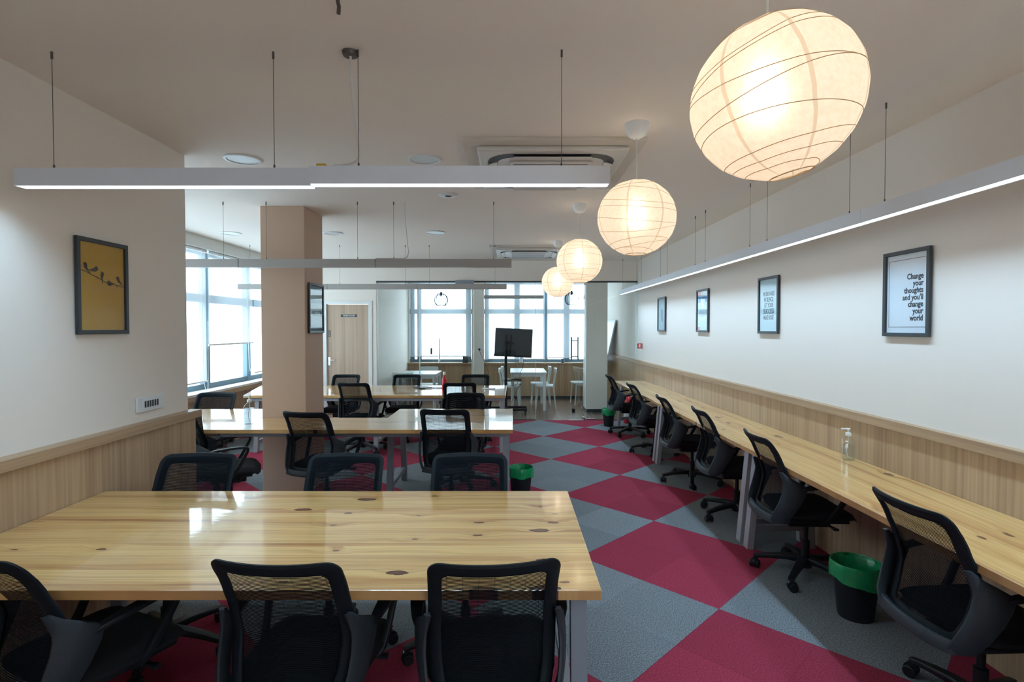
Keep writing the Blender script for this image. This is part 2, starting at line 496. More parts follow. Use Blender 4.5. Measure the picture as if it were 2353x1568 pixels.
M['dark_slot'] = mat('dark_slot', (0.045, 0.045, 0.048), 0.5)
M['bulb'] = mat('bulb_glass', (0.9, 0.85, 0.8), 0.3, emit=(1.0, 0.85, 0.65), estr=25.0)
M['extgrey'] = mat('weathered_render_outside', (0.35, 0.45, 0.55), 0.8, bump=0.2, bscale=4)

# ================================================================== the room
CEIL = 2.77
YG = 9.40            # glass partition plane
YW = 12.30           # meeting room window wall
XW = -4.0            # window wall of the main room
XL = -2.195          # near left wall
def xr(y): return 2.31 - (y - 2.4) * 0.0171        # right wall, a degree off the view axis
def S(name, mb, m, **k): return mb.build(name, m, kind='structure', **k)

S('floor', MB().box(-4.2, 2.6, -2.6, YG, -0.1, 0.0), M['carpet'])
S('floor', MB().box(-2.45, 2.6, YG, YW + 0.1, -0.1, 0.0), M['woodfloor'])
S('ceiling', MB().box(-4.2, 2.6, -2.6, YW + 0.1, CEIL, CEIL + 0.15), M['ceil'])
S('wall_left', MB().box(-4.2, XL, -2.6, 3.66, 0, CEIL), M['paint'])
S('wall_back', MB().box(XL, .95, -2.7, -2.6, 0, CEIL).box(2.25, 2.6, -2.7, -2.6, 0, CEIL).box(.95, 2.25, -2.7, -2.6, 0, 1.0).box(.95, 2.25, -2.7, -2.6, 2.4, CEIL), M['paint'])
wb = MB().box(.95, 2.25, -2.69, -2.63, 1.0, 1.06).box(.95, 2.25, -2.69, -2.63, 2.34, 2.4)  # unseen window added in the back wall to let in fill daylight
for x in (.95, 1.57, 2.19): wb.box(x, x + .06, -2.69, -2.63, 1.06, 2.34)
S('window_4', wb, M['windowf'])
S('wall_right', MB().prism([(xr(-2.6), -2.6), (xr(-2.6) + 0.2, -2.6), (xr(YW) + 0.2, YW + .1), (xr(YW), YW + .1)], 0, CEIL), M['paint'])
# dado panelling and cap rails
S('trim_1', MB().box(XL, -2.145, -2.6, 3.66, 0, 1.005), M['oak'])
S('trim_2', MB().box(XL, -2.118, -2.6, 3.69, 1.005, 1.055), M['oakcap'], bevel=0.002)
S('trim_3', MB().prism([(xr(-2.6) - .025, -2.6), (xr(-2.6), -2.6), (xr(YW), YW), (xr(YW) - .025, YW)], 0, 1.005), M['oak'])
S('trim_4', MB().prism([(xr(-2.6) - .05, -2.6), (xr(-2.6), -2.6), (xr(YW), YW), (xr(YW) - .05, YW)], 1.005, 1.06), M['oakcap'], bevel=0.002)
# far wall of the main room: solid part with the door, beam over the glass
DX0, DX1, DZ = -3.225, -2.465, 2.035
far = MB()
far.box(-4.2, DX0, YG, YG + .12, 0, CEIL).box(DX1, -2.345, YG, YG + .12, 0, CEIL).box(DX0, DX1, YG, YG + .12, DZ, CEIL)
far.box(-2.345, xr(YG), YG - .02, YG + .12, 2.425, CEIL)
S('wall_far', far, M['paint'])
S('trim_5', MB().box(DX0 - .05, DX0 + .015, YG - .015, YG + .1, 0, DZ + .045).box(DX1 - .015, DX1 + .05, YG - .015, YG + .1, 0, DZ + .045)
  .box(DX0 + .015, DX1 - .015, YG - .015, YG + .1, DZ - .012, DZ + .045), M['whitep'], bevel=0.003)
door = MB().box(DX0 + .02, DX1 - .02, YG + .02, YG + .06, 0.005, DZ - .016).build('door_1', M['door'], kind='structure')
hp = MB().box(DX0 + .035, DX0 + .075, YG + .012, YG + .02, 0.955, 1.105).build('door_handle', M['chrome'], door, bevel=0.006)
MB().sweep([(DX0 + .055, YG + .012, 1.05), (DX0 + .055, YG - .03, 1.05), (DX0 + .07, YG - .036, 1.05), (DX0 + .16, YG - .036, 1.05)], .008).build('lever', M['chrome'], hp, smooth=True)
pl = MB().box(-2.965, -2.69, YG + .012, YG + .02, 1.80, 1.845).build('door_plate', M['framew'], door)
text('TEAM ROOM', 0.035, M['silver_letter'], pl, loc=(-2.828, YG + .0115, 1.8225), rot=(PI / 2, 0, 0), bold=.0006)
pl2 = MB().box(DX0 + .04, DX0 + .072, YG + .012, YG + .02, 1.455, 1.565).build('push_sign', M['framew'], door)
text('P\nU\nS\nH', 0.026, M['silver_letter'], pl2, loc=(DX0 + .056, YG + .0115, 1.511), rot=(PI / 2, 0, 0), bold=.0006)

# window wall of the main room with a long sill
WZ0, WZ1 = 0.80, 2.62
ww = MB().box(-4.2, XW, 3.66, YG, 0, WZ0 - .03).box(-4.2, XW, 3.66, YG, WZ1, CEIL)
S('wall_window_side', ww, M['paint'])
S('trim_6', MB().box(XW, XW + .03, 3.66, YG, 0, WZ0 - .07), M['oak'])
S('trim_7', MB().box(XW - .12, XW + .16, 3.66, YG, WZ0 - .03, WZ0), M['whitep'], bevel=.002)
S('trim_8', MB().box(XW, XW + .15, 3.66, YG, WZ0 - .09, WZ0 - .03), M['oakcap'], bevel=.002)
S('trim_9', MB().box(XW, XW + .10, 3.66, YG, WZ1, CEIL), M['whitep'], bevel=.004)
def window_run(n, axis, lo, hi, plane, posts, zt, z0=WZ0, z1=WZ1):
    """one window structure: aluminium posts and transoms with panes behind"""
    f = MB()
    def bx(a, b, za, zb, d0, d1):
        if axis == 'Y': f.box(plane - d1, plane - d0, a, b, za, zb)
        else: f.box(a, b, plane + d0, plane + d1, za, zb)
    for p, wd in posts: bx(p - wd / 2, p + wd / 2, z0, z1, .05, .12)
    for z, h in ((z0 + .035, .07), (zt, .11), (z1 - .03, .06)): bx(lo, hi, z - h / 2, z + h / 2, .055, .115)
    o = f.build('window_%d' % n, M['windowf'], kind='structure')
    g = MB()
    if axis == 'Y': g.box(plane - .09, plane - .084, lo, hi, z0, z1)
    else: g.box(lo, hi, plane + .084, plane + .09, z0, z1)
    g.build('pane', M['paneglass'], o)
    return o
window_run(1, 'Y', 3.66, YG, XW, [(3.72, .1), (4.9, .12), (6.02, .12), (7.2, .13), (8.34, .12), (9.34, .12)], 2.0)

def blind(name, axis, a, b, plane, zb, ztop, label, pull=None):
    if axis == 'Y': t = thing(name, (plane, (a + b) / 2, zb))
    else: t = thing(name, ((a + b) / 2, plane, zb))
    hw = (b - a) / 2
    n = 40; f = MB()
    def pt(u, z, d): return (d, u, z) if axis == 'Y' else (u, d, z)
    vs = []; fs = []
    for k in range(2):
        z = (0.012, ztop - zb)[k]
        vs += [pt(-hw + .005, z, 0), pt(hw - .005, z, 0)]
    f.add(vs, [(0, 1, 3, 2)])
    f.build('fabric', M['blind'], t)
    r = MB().sweep([pt(-hw, ztop - zb, 0), pt(hw, ztop - zb, 0)], .022, 12)
    r.build('roller_tube', M['white'], t, smooth=True)
    if axis == 'Y': MB().box(-.008, .008, -hw, hw, -.008, .014).build('bottom_rail', M['white'], t, bevel=.003)
    else: MB().box(-hw, hw, -.008, .008, -.008, .014).build('bottom_rail', M['white'], t, bevel=.003)
    if pull is not None:
        u, zl = pull
        s = 1 if axis == 'Y' else -1
        p = [pt(u, ztop - zb, s * .03), pt(u + .0, (ztop + zl) / 2 - zb, s * .03), pt(u + .01, zl + .15 - zb, s * .035), pt(u + .05, zl - zb, s * .05),
             pt(u + .10, zl + .15 - zb, s * .035), pt(u + .12, (ztop + zl) / 2 - zb, s * .03)]
        MB().sweep(smoothpath(p), .0035, 6).build('pull_cord', M['white'], t, smooth=True)
    return setp(t, label, 'blind')
G1 = 'roller blinds on the long window wall'
for a, b, zb, lab, pull in (
    (3.72, 4.86, 1.1, 'white roller blind hidden behind the near wall end', None),
    (4.92, 5.98, 1.0, 'white roller blind beside the near wall end', None),
    (6.02, 7.02, .915, 'white roller blind drawn almost to the sill, next to the near wall edge', (.36, .80)),
    (7.06, 8.28, 1.383, 'white roller blind half raised above an open gap of blue glass', (.40, .95)),
    (8.32, 9.36, .92, 'white roller blind just behind the beige pillar, drawn near the sill', None)):
    o = blind('roller_blind', 'Y', a, b, XW + .045, zb, 2.60, lab, pull)
    o['group'] = G1

# pillar
PX0, PX1, PY0, PY1 = -2.39, -1.968, 5.17, 5.66
S('wall_pillar', MB().box(PX0, PX1, PY0, PY1, 0, CEIL), M['pillarp'], bevel=.006)

# meeting room
S('wall_meeting_left', MB().box(-2.46, -2.345, YG + .12, YW + .1, 0, CEIL), M['paint'])
S('wall_meeting_far', MB().box(-2.46, xr(YW), YW, YW + .1, 0, .80).box(-2.46, -2.32, YW, YW + .1, .8, CEIL).box(-.90, -.62, YW - .12, YW + .1, 0, CEIL)
  .box(xr(YW) - .08, xr(YW), YW, YW + .1, .8, CEIL).box(-2.46, xr(YW), YW, YW + .1, 2.66, CEIL), M['paint'])
S('trim_10', MB().box(-2.345, -.90, YW - .03, YW, 0, .80).box(-.62, xr(YW) - .03, YW - .03, YW, 0, .80), M['oak'])
S('trim_11', MB().box(-2.345, -.90, YW - .12, YW + .05, .79, .825).box(-.62, xr(YW) - .03, YW - .12, YW + .05, .79, .825), M['oakcap'], bevel=.003)
S('trim_12', MB().box(-2.345, -.90, YW - .05, YW - .03, 0, .06).box(-.62, xr(YW) - .03, YW - .05, YW - .03, 0, .06), M['framew'])
window_run(2, 'X', -2.32, -.90, YW, [(-2.26, .10), (-2.10, .10), (-.98, .12)], 1.985, .825, 2.66)
window_run(3, 'X', -.62, xr(YW) - .08, YW, [(-.56, .10), (.13, .13), (.78, .1), (1.26, .14), (1.9, .1)], 1.985, .825, 2.66)
blind('roller_blind', 'X', -2.30, -.91, YW - .03, .965, 2.64, 'wide white roller blind over the window beside the door to the glass room')['group'] = 'roller blinds in the glass room'
blind('roller_blind', 'X', -.60, .765, YW - .03, .90, 2.64, 'white roller blind behind the standing screen in the glass room')['group'] = 'roller blinds in the glass room'
blind('roller_blind', 'X', .80, 2.0, YW - .03, .93, 2.64, 'white roller blind behind the open glass door, next to the inner column')['group'] = 'roller blinds in the glass room'
S('wall_column', MB().box(1.43, 1.83, 10.3, 10.75, .06, CEIL), M['paint'])
S('baseboard_column', MB().box(1.42, 1.84, 10.29, 10.76, 0, .06), M['framew'])

# glass partition
def gpanel(name, x0, x1, label, extra=None):
    t = thing(name, ((x0 + x1) / 2, YG + .03, 0), label=label, cat='glass panel', group='frameless panels of the glass partition')
    hw = (x1 - x0) / 2
    MB().box(-hw + .004, hw - .004, -.005, .005, .012, 2.40).build('pane', M['glass'], t)
    MB().box(-hw + .002, -hw + .009, -.006, .006, .012, 2.40).box(hw - .009, hw - .002, -.006, .006, .012, 2.40).build('polished_edge', M['glassedge'], t)
    MB().box(-hw + .02, -hw + .17, -.014, .014, 0, .03).build('clamp', M['chrome'], t, bevel=.002)
    return t
GP = [(-2.335, -1.60), (-1.60, -.66), (-.66, .425), (1.30, xr(YG) - .01)]
gpanel('glass_panel', *GP[0], 'fixed glass panel beside the white door wall')
p2 = gpanel('glass_panel', *GP[1], 'glass panel with a tall steel pull bar and a black lock plate')
MB().sweep([(-.30 + .18, -.04, 1.0), (-.30 + .18, -.04, 1.43)], .016, 12).build('pull_bar', M['chrome'], p2, smooth=True)
MB().box(-.28, -.25, -.012, -.005, 1.15, 1.26).build('lock_plate', M['dark_slot'], p2)
gpanel('glass_panel', *GP[2], 'glass panel in front of the black screen on its stand')
gpanel('glass_panel', *GP[3], 'narrow glass panel between the open door and the right wall')
S('trim_13', MB().box(-2.345, xr(YG), YG + .012, YG + .05, 2.40, 2.425), M['framew'])
S('trim_14', MB().box(-2.345, .425, YG + .005, YG + .055, 0, .012).box(1.30, xr(YG), YG + .005, YG + .055, 0, .012), M['framew'])
# open door leaf
t = thing('glass_door', (1.283, YG + .03, 0), math.radians(96), 'frameless glass door standing open with an H shaped steel handle', 'door')
MB().box(.01, .93, -.005, .005, .012, 2.39).build('pane', M['glass'], t)
MB().box(.0, .16, -.018, .018, 0, .045).build('hinge_patch', M['chrome'], t, bevel=.003)
MB().box(.0, .16, -.018, .018, 2.36, 2.40).build('top_patch', M['chrome'], t, bevel=.003)
h = MB()
for s in (-1, 1): h.sweep([(.80, s * .065, 1.0), (.80, s * .065, 1.44)], .014, 10)
for z in (1.07, 1.37): h.sweep([(.80, -.065, z), (.80, .065, z)], .009, 8)
h.build('handle', M['framew'], t, smooth=True)
MB().box(.86, .92, -.03, .03, .0, .07).build('floor_stop', M['black'], t, bevel=.008)
setp(MB().box(-.14, .14, -.05, .05, 0, .014).build('floor_spring_cover', M['chrome'], loc=(1.12, YG - .025, 0), bevel=.003),
     'brushed steel floor spring cover at the foot of the open glass door', 'door hardware')
setp(MB().box(-.16, .16, -.035, .035, -.05, .05).build('door_closer_box', M['metal'], loc=(-.80, YG - .06, 2.38), bevel=.004),
     'grey box on the glass partition rail above the middle of the room', 'door closer')

# ------------------------------------------------------------------ tables
def frame_leg(t, x, y0, y1, lean_in=.09, m='metal', zt=.716):
    """trapezoid end frame: two splayed posts joined low by a crossbar"""
    for ya, yb in ((y0 + lean_in, y0 + .03), (y1 - lean_in, y1 - .03)):
        MB().bar((x, ya, zt), (x, yb, .0), .055, .045, up=(0, 1, 0)).build('leg', M[m], t)
    MB().bar((x, y0 + .07, .13), (x, y1 - .07, .13), .035, .04).build('crossbar', M[m], t)

t = thing('shared_table', (0, 0, 0), 0, 'large pine table in the foreground lit by the white light bar', 'table', 'long pine tables')
MB().prism([(-2.14, 1.752), (.297, 1.752), (.297, 2.835), (-2.14, 2.835)], .716, .75).build('tabletop', M['pineX1'], t, bevel=.003)
MB().box(-2.10, .235, 1.86, 1.89, .676, .716).box(-2.10, .235, 2.70, 2.73, .676, .716).build('underframe', M['metal'], t)
frame_leg(t, .232, 1.775, 2.81)
frame_leg(t, -2.03, 1.775, 2.81)
t = thing('shared_table', (0, 0, 0), 0, 'pine table wrapped around the beige pillar', 'table', 'long pine tables')
MB().prism([(-2.60, 4.55), (.012, 4.55), (.012, 5.73), (-1.185, 5.73), (-1.185, 5.165), (-1.96, 5.165), (-1.96, 5.16), (-2.395, 5.16), (-2.395, 5.73), (-3.30, 5.73)], .716, .75).build('tabletop', M['pineX2'], t, bevel=.003)
MB().box(-2.50, -.04, 4.62, 4.65, .676, .716).build('underframe', M['metal'], t)
frame_leg(t, -.045, 4.57, 5.71)
frame_leg(t, -1.13, 4.95, 5.72, .12)
frame_leg(t, -3.0, 5.0, 5.71, .09)
t = thing('shared_table', (0, 0, 0), 0, 'far pine table carrying a red bottle and papers', 'table', 'long pine tables')
MB().prism([(-3.42, 6.88), (-.07, 6.88), (-.07, 8.08), (-3.75, 8.08)], .716, .75).build('tabletop', M['pineX3'], t, bevel=.003)
MB().box(-3.35, -.12, 6.93, 6.96, .671, .716).build('underframe', M['metalw'], t)
frame_leg(t, -.125, 6.93, 8.05, m='metalw')
frame_leg(t, -1.75, 6.93, 8.05, m='metalw')
frame_leg(t, -3.3, 6.93, 8.05, m='metalw')

# wall desks
seams = [(-.92, 1.545), (1.555, 3.985), (3.995, 6.435), (6.445, 8.79)]
labs = ['pine wall desk at the front beside the nearest chair', 'pine wall desk carrying the clear pump bottle',
        'pine wall desk section in the middle of the row by the wall', 'pine wall desk section at the far end next to the glass']
for (a, b), lab in zip(seams, labs):
    t = thing('wall_desk', (0, 0, 0), 0, lab, 'desk', 'pine desks along the wall')
    MB().prism([(1.708 - a * .0035, a), (xr(a) - .027, a), (xr(b) - .027, b), (1.708 - b * .0035, b)], .716, .75).build('desktop', M['pineY'], t, bevel=.003)
    for y in (a + .06, b - .06):
        MB().bar((1.80, y, .716), (1.735, y, .0), .07, .045, up=(1, 0, 0)).build('leg', M['metalw'], t)
        MB().bar((2.17, y, .716), (2.19, y, .0), .05, .045, up=(1, 0, 0)).build('leg', M['metalw'], t)
        MB().bar((1.78, y, .15), (2.17, y, .15), .035, .04).build('crossbar', M['metal'], t)
    MB().box(1.85, 1.88, a + .1, b - .1, .68, .716).build('underframe', M['metal'], t)

# ------------------------------------------------------------------ office chair
def lerp_prof(prof, z):
    for (z0, v0), (z1, v1) in zip(prof, prof[1:]):
        if z0 <= z <= z1:
            t = (z - z0) / (z1 - z0); t = t * t * (3 - 2 * t) * .35 + t * .65
            return v0 + (v1 - v0) * t
    return prof[0][1] if z < prof[0][0] else prof[-1][1]
YP = [(.40, -.275), (.46, -.272), (.54, -.245), (.63, -.228), (.72, -.255), (.82, -.298), (.94, -.365)]
WP = [(.40, .165), (.46, .190), (.54, .207), (.64, .213), (.75, .208), (.94, .207)]
def back_pt(u, z, off=0.0):
    return Vector((u, lerp_prof(YP, z) + 1.05 * u * u + off, z))
def ring(hw_in, z0, z1, r, n=6):
    """rounded outline in (u,z), from the width profile reduced by hw_in"""
    pts = []
    def W(z): return lerp_prof(WP, z) - hw_in
    zs0 = z0 + r; zs1 = z1 - r
    for k in range(13):
        z = zs0 + (zs1 - zs0) * k / 12; pts.append((W(z), z))
    for k in range(1, n):
        a = PI / 2 * k / n; pts.append((W(zs1) - r + r * math.cos(a), zs1 + r * math.sin(a)))
    m = 10
    for k in range(m + 1):
        pts.append((W(zs1) - r - 2 * (W(zs1) - r) * k / m, z1))
    for k in range(1, n):
        a = PI / 2 + PI / 2 * k / n; pts.append((-W(zs1) + r + r * math.cos(a), zs1 + r * math.sin(a)))
    for k in range(13):
        z = zs1 + (zs0 - zs1) * k / 12; pts.append((-W(z), z))
    for k in range(1, n):
        a = PI + PI / 2 * k / n; pts.append((-W(zs0) + r + r * math.cos(a), zs0 + r * math.sin(a)))
    for k in range(m + 1):
        pts.append((-W(zs0) + r + 2 * (W(zs0) - r) * k / m, z0))
    for k in range(1, n):
        a = 1.5 * PI + PI / 2 * k / n; pts.append((W(zs0) - r + r * math.cos(a), zs0 + r * math.sin(a)))
    return pts

def make_chair():
    root = thing('office_chair', (0, 0, 0))
    O = ring(0, .405, .94, .042); I = ring(.044, .462, .892, .026)
    n = len(O); f = MB(); vs = []; fs = []
    sec = [(0.0, .35), (.18, .9), (.5, 1.0), (.82, .9), (1.0, .35), (1.0, -.35), (.82, -.9), (.5, -1.0), (.18, -.9), (0.0, -.35)]
    for k in range(n):
        for a, d in sec:
            u = O[k][0] + (I[k][0] - O[k][0]) * a; z = O[k][1] + (I[k][1] - O[k][1]) * a
            vs.append(back_pt(u, z, d * .012))
    q = len(sec)
    for k in range(n):
        k2 = (k + 1) % n
        for j in range(q):
            j2 = (j + 1) % q
            fs.append((k * q + j, k * q + j2, k2 * q + j2, k2 * q + j))
    f.add(vs, fs)
    f.build('backrest_frame', M['blackframe'], root, smooth=True)
    # mesh strands run over the whole front of the frame
    f = MB(); z = .432
    while z < .920:
        hw = lerp_prof(WP, z) - .020
        zc = min(z - .432 + .006, .926 - z)
        if zc < .03: hw -= .03 * (1 - math.sqrt(max(0, 1 - (1 - zc / .03) ** 2)))
        vs = []; m = 8
        for k in range(m + 1):
            u = -hw + 2 * hw * k / m
            vs += [back_pt(u, z, .0128), back_pt(u, z + .0041, .0128)]
        f.add(vs, [(2 * k, 2 * k + 2, 2 * k + 3, 2 * k + 1) for k in range(m)])
        z += .0058
    for k in range(-3, 4):
        u0 = k * .05; vs = []
        for j in range(13):
            z = .43 + (.925 - .43) * j / 12; u = u0 * (lerp_prof(WP, z) - .02) / .19
            vs += [back_pt(u - .0005, z, .014), back_pt(u + .0005, z, .014)]
        f.add(vs, [(2 * j, 2 * j + 1, 2 * j + 3, 2 * j + 2) for j in range(12)])
    f.build('mesh_back', M['meshfab'], root)
    # side plates of the lower back reach forward and carry the arms
    rows = [  # z, rear y, front y, rear x, front x
        (.735, -.262, -.240, .203, .207), (.705, -.252, -.205, .209, .219), (.680, -.245, -.160, .213, .233), (.662, -.240, -.128, .216, .243),
        (.640, -.242, -.110, .218, .249), (.600, -.250, -.122, .219, .250), (.540, -.268, -.150, .213, .245), (.480, -.292, -.182, .200, .232),
        (.435, -.300, -.200, .180, .212), (.408, -.300, -.215, .165, .196)]
    for s in (-1, 1):
        f = MB(); vs = []; th = .009
        for z, yr, yf, xa, xb in rows:
            zz = z
            for k, (t, o) in enumerate(((0, -.4), (.08, -1), (.5, -1), (.92, -1), (1, -.4), (1, .4), (.92, 1), (.5, 1), (.08, 1), (0, .4))):
                bul = .006 * math.sin(PI * t)
                vs.append((s * (xa + (xb - xa) * t + o * th + bul), yr + (yf - yr) * t, zz))
        q = 10
        fs = [(i * q + j, i * q + (j + 1) % q, (i + 1) * q + (j + 1) % q, (i + 1) * q + j) for i in range(len(rows) - 1) for j in range(q)]
        fs += [tuple(range(q)), tuple(range((len(rows) - 1) * q, len(rows) * q))[::-1]]
        f.add(vs, fs)
        f.build('back_side_plate', M['greyplast'], root, smooth=True)
        arm = MB()
        pts = [(s * .241, -.150, .628), (s * .251, -.105, .648), (s * .256, -.03, .660), (s * .256, .06, .668), (s * .254, .125, .664), (s * .252, .142, .645), (s * .246, .115, .585), (s * .236, .07, .50), (s * .222, .03, .44), (s * .18, .01, .415)]
        rc = [(.012, .016), (.036, .020), (.048, .020), (.050, .018), (.044, .018), (.034, .022), (.024, .026), (.022, .030), (.024, .032), (.030, .03)]
        sp = smoothpath(pts, 5); rr = []
        for k in range(len(rc) - 1):
            for j in range(5):
                tt = j / 5; rr.append((rc[k][0] * (1 - tt) + rc[k + 1][0] * tt, rc[k][1] * (1 - tt) + rc[k + 1][1] * tt))
        rr.append(rc[-1])
        arm.sweep(sp, 1, 12, rect=rr, side=(1, 0, 0))
        arm.build('armrest', M['black'], root, smooth=True)
    # U shaped lower rim joining both side plates
    pts = [(.185 * math.sin(t_ * 1.35) / math.sin(1.35), -.300 + .0 * abs(t_) + 1.05 * (.185 * math.sin(t_ * 1.35) / math.sin(1.35)) ** 2 * .6, .432 - .012 * (1 - t_ * t_)) for t_ in [-1 + k / 8 for k in range(17)]]
    MB().sweep(pts, 1, 12, rect=(.050, .030), side=(0, .25, 1)).build('lower_rim', M['greyplast'], root, smooth=True)
    # seat cushion
    f = MB(); nx, ny = 12, 12
    def seat_z(u, v):
        e = 1 - max(abs(u), abs(v)) ** 6
        zz = .475 + .018 * e
        if v > .5: zz -= .035 * ((v - .5) / .5) ** 2
        return zz - .010 * (1 - u * u) * (1 - v * v)
    def seat_xy(u, v):
        r = .12
        x = u * (.235 - .02 * max(0, -v)); y = v * .225 + .005
        # round the corners
        k = max(0, abs(u) - .6) / .4 * max(0, abs(v) - .6) / .4
        return x * (1 - .10 * k), y * (1 - .10 * k)
    top = []; bot = []
    for j in range(ny + 1):
        for i in range(nx + 1):
            u = -1 + 2 * i / nx; v = -1 + 2 * j / ny
            x, y = seat_xy(u, v)
            zt = seat_z(u, v)
            top.append((x, y, zt - (.012 if max(abs(u), abs(v)) > .99 else 0)))
            bot.append((x * .94, y * .94, .428 if max(abs(u), abs(v)) < .99 else .438))
    fs = []
    N1 = (nx + 1) * (ny + 1)
    for j in range(ny):
        for i in range(nx):
            a = j * (nx + 1) + i
            fs.append((a, a + 1, a + nx + 2, a + nx + 1)); fs.append((N1 + a, N1 + a + nx + 1, N1 + a + nx + 2, N1 + a + 1))
    edge = [i for i in range(nx + 1)] + [j * (nx + 1) + nx for j in range(1, ny + 1)] + [ny * (nx + 1) + i for i in range(nx - 1, -1, -1)] + [j * (nx + 1) for j in range(ny - 1, 0, -1)]
    for k in range(len(edge)):
        a, b2 = edge[k], edge[(k + 1) % len(edge)]
        fs.append((a, N1 + a, N1 + b2, b2))
    f.add(top + bot, fs)
    f.build('seat', M['fabric'], root, smooth=True)
    MB().box(-.20, .20, -.19, .17, .412, .43).build('seat_pan', M['black'], root, bevel=.006)
    g = MB().box(-.075, .075, -.14, .12, .345, .412)
    g.bar((0, -.10, .385), (0, -.285, .42), .09, .035)
    g.build('tilt_mechanism', M['black'], root, bevel=.008)
    MB().sweep([(.05, .06, .385), (.17, .07, .385), (.235, .07, .39)], 1, 8, rect=[(.014, .012), (.014, .012), (.03, .016)], side=(0, 1, 0)).build('height_lever', M['black'], root, smooth=True)
    MB().lathe([(.0, .07), (.026, .07), (.026, .23), (.016, .232), (.016, .35), (0, .35)], 16).build('gas_lift', M['black'], root, smooth=True)
    b = MB().lathe([(0, .055), (.038, .058), (.045, .09), (.04, .125), (.028, .13), (0, .13)], 20)
    for k in range(5):
        a = 2 * PI * k / 5 + PI / 2
        c, s = math.cos(a), math.sin(a)
        pts = [(.02, .108), (.11, .108), (.21, .095), (.305, .076)]
        P = [(c * r, s * r, z) for r, z in pts]
        b.sweep(P, 1, 10, rect=[(.058, .042), (.050, .036), (.042, .030), (.034, .024)], side=(-s, c, 0))
    b.build('star_base', M['black'], root, smooth=True)
    for k in range(5):
        a = 2 * PI * k / 5 + PI / 2
        ca = MB().lathe([(0, .05), (.009, .05), (.009, .082), (0, .082)], 10)
        ca.lathe([(0, -.012), (.030, -.012), (.030, .012), (0, .012)], 14, axis='x', c=(0, -.006, .036))
        co = ca.build('caster', M['black'], root, smooth=True, loc=(.297 * math.cos(a), .297 * math.sin(a), 0))
        co.rotation_euler = (0, 0, a * 1.7)
        wv = MB()
        for s in (-1, 1): wv.lathe([(0, -.008), (.022, -.009), (.027, -.005), (.027, .005), (.022, .009), (0, .008)], 18, axis='x', c=(s * .021, -.008, .027))
        wv.build('caster_wheel', M['black'], co, smooth=True)
    return root

proto = make_chair()
GA = 'black mesh office chairs'
chairs = [  # x, y, degrees of facing (0 = away from the camera, ccw), z scale, turn of the star base, label
    (-.083, 1.955, 6, .962, 10, 'black mesh office chair at the bare end of the front table, back to the camera'),
    (-.705, 1.955, -4, .962, 40, 'black mesh office chair in the middle of the near edge of the front table'),
    (-1.53, 1.97, -24, .972, 12, 'black mesh office chair turned sideways at the near edge of the front table'),
    (-1.72, 2.665, 181, .965, 9, 'mesh office chair behind the front table, nearest to the oak panelling'),
    (-.91, 2.665, 180, .965, 30, 'mesh office chair behind the front table, between the two others facing the camera'),
    (-.228, 2.665, 180, .965, 3, 'mesh office chair behind the front table, beside the green lined bin'),
    (-1.60, 4.665, -13, .995, 25, 'mesh office chair in front of the pillar, turned away from the camera'),
    (-.53, 4.75, -4, 1.005, 0, 'mesh office chair at the near side of the middle table, by its bare end'),
    (-2.33, 4.46, -66, .99, 5, 'mesh office chair half hidden by the end of the oak panelled wall'),
    (-.49, 5.46, 180, .97, 20, 'mesh office chair behind the middle table, facing the camera on its far side'),
    (-3.14, 5.46, 182, .975, -20, 'mesh office chair behind the middle table, under the windows'),
    (-1.93, 7.02, -7, .99, 18, 'mesh office chair at the far table, back turned, in front of the wooden door'),
    (-.66, 7.02, 3, .99, 33, 'mesh office chair at the near side of the far table, below the red bottle'),
    (-2.48, 7.82, 180, .965, 0, 'mesh office chair behind the far table, right at the wooden door'),
    (-1.57, 7.82, 180, .965, 22, 'mesh office chair behind the far table, in front of the first glass panel'),
    (-.54, 7.82, 180, .965, 50, 'mesh office chair behind the far table, next to the standing screen'),
    (1.912, 2.17, -88, .982, 27, 'mesh office chair at the wall desk, closest to the camera'),
    (1.915, 3.49, -93, .985, 14, 'mesh office chair at the wall desk, between the rumpled bin and the desk legs'),
    (1.918, 4.57, -93, .985, 60, 'mesh office chair at the wall desk, just beyond the nearest pair of desk legs'),
    (1.888, 5.62, -92, .957, 38, 'mesh office chair at the wall desk, fourth in the row from the camera'),
    (1.855, 6.94, -88, .955, 30, 'mesh office chair at the wall desk, second from the glass partition'),
    (1.790, 8.13, -89, .960, 10, 'mesh office chair at the wall desk, closest to the glass partition'),
]
for i, (x, y, a, zs, turn, lab) in enumerate(chairs):
    o = proto if i == 0 else copy_tree(proto)
    o.location = (x, y, 0); o.rotation_euler = (0, 0, math.radians(a)); o.scale = (1, 1, zs)
    q = math.radians(turn - (chairs[0][4] if i else 0))
    for ch in o.children:
        if ch.name.startswith(('star_base', 'caster')):
            ch.location = Matrix.Rotation(q, 3, 'Z') @ ch.location
            ch.rotation_euler.z += q
    setp(o, lab, 'chair', GA)

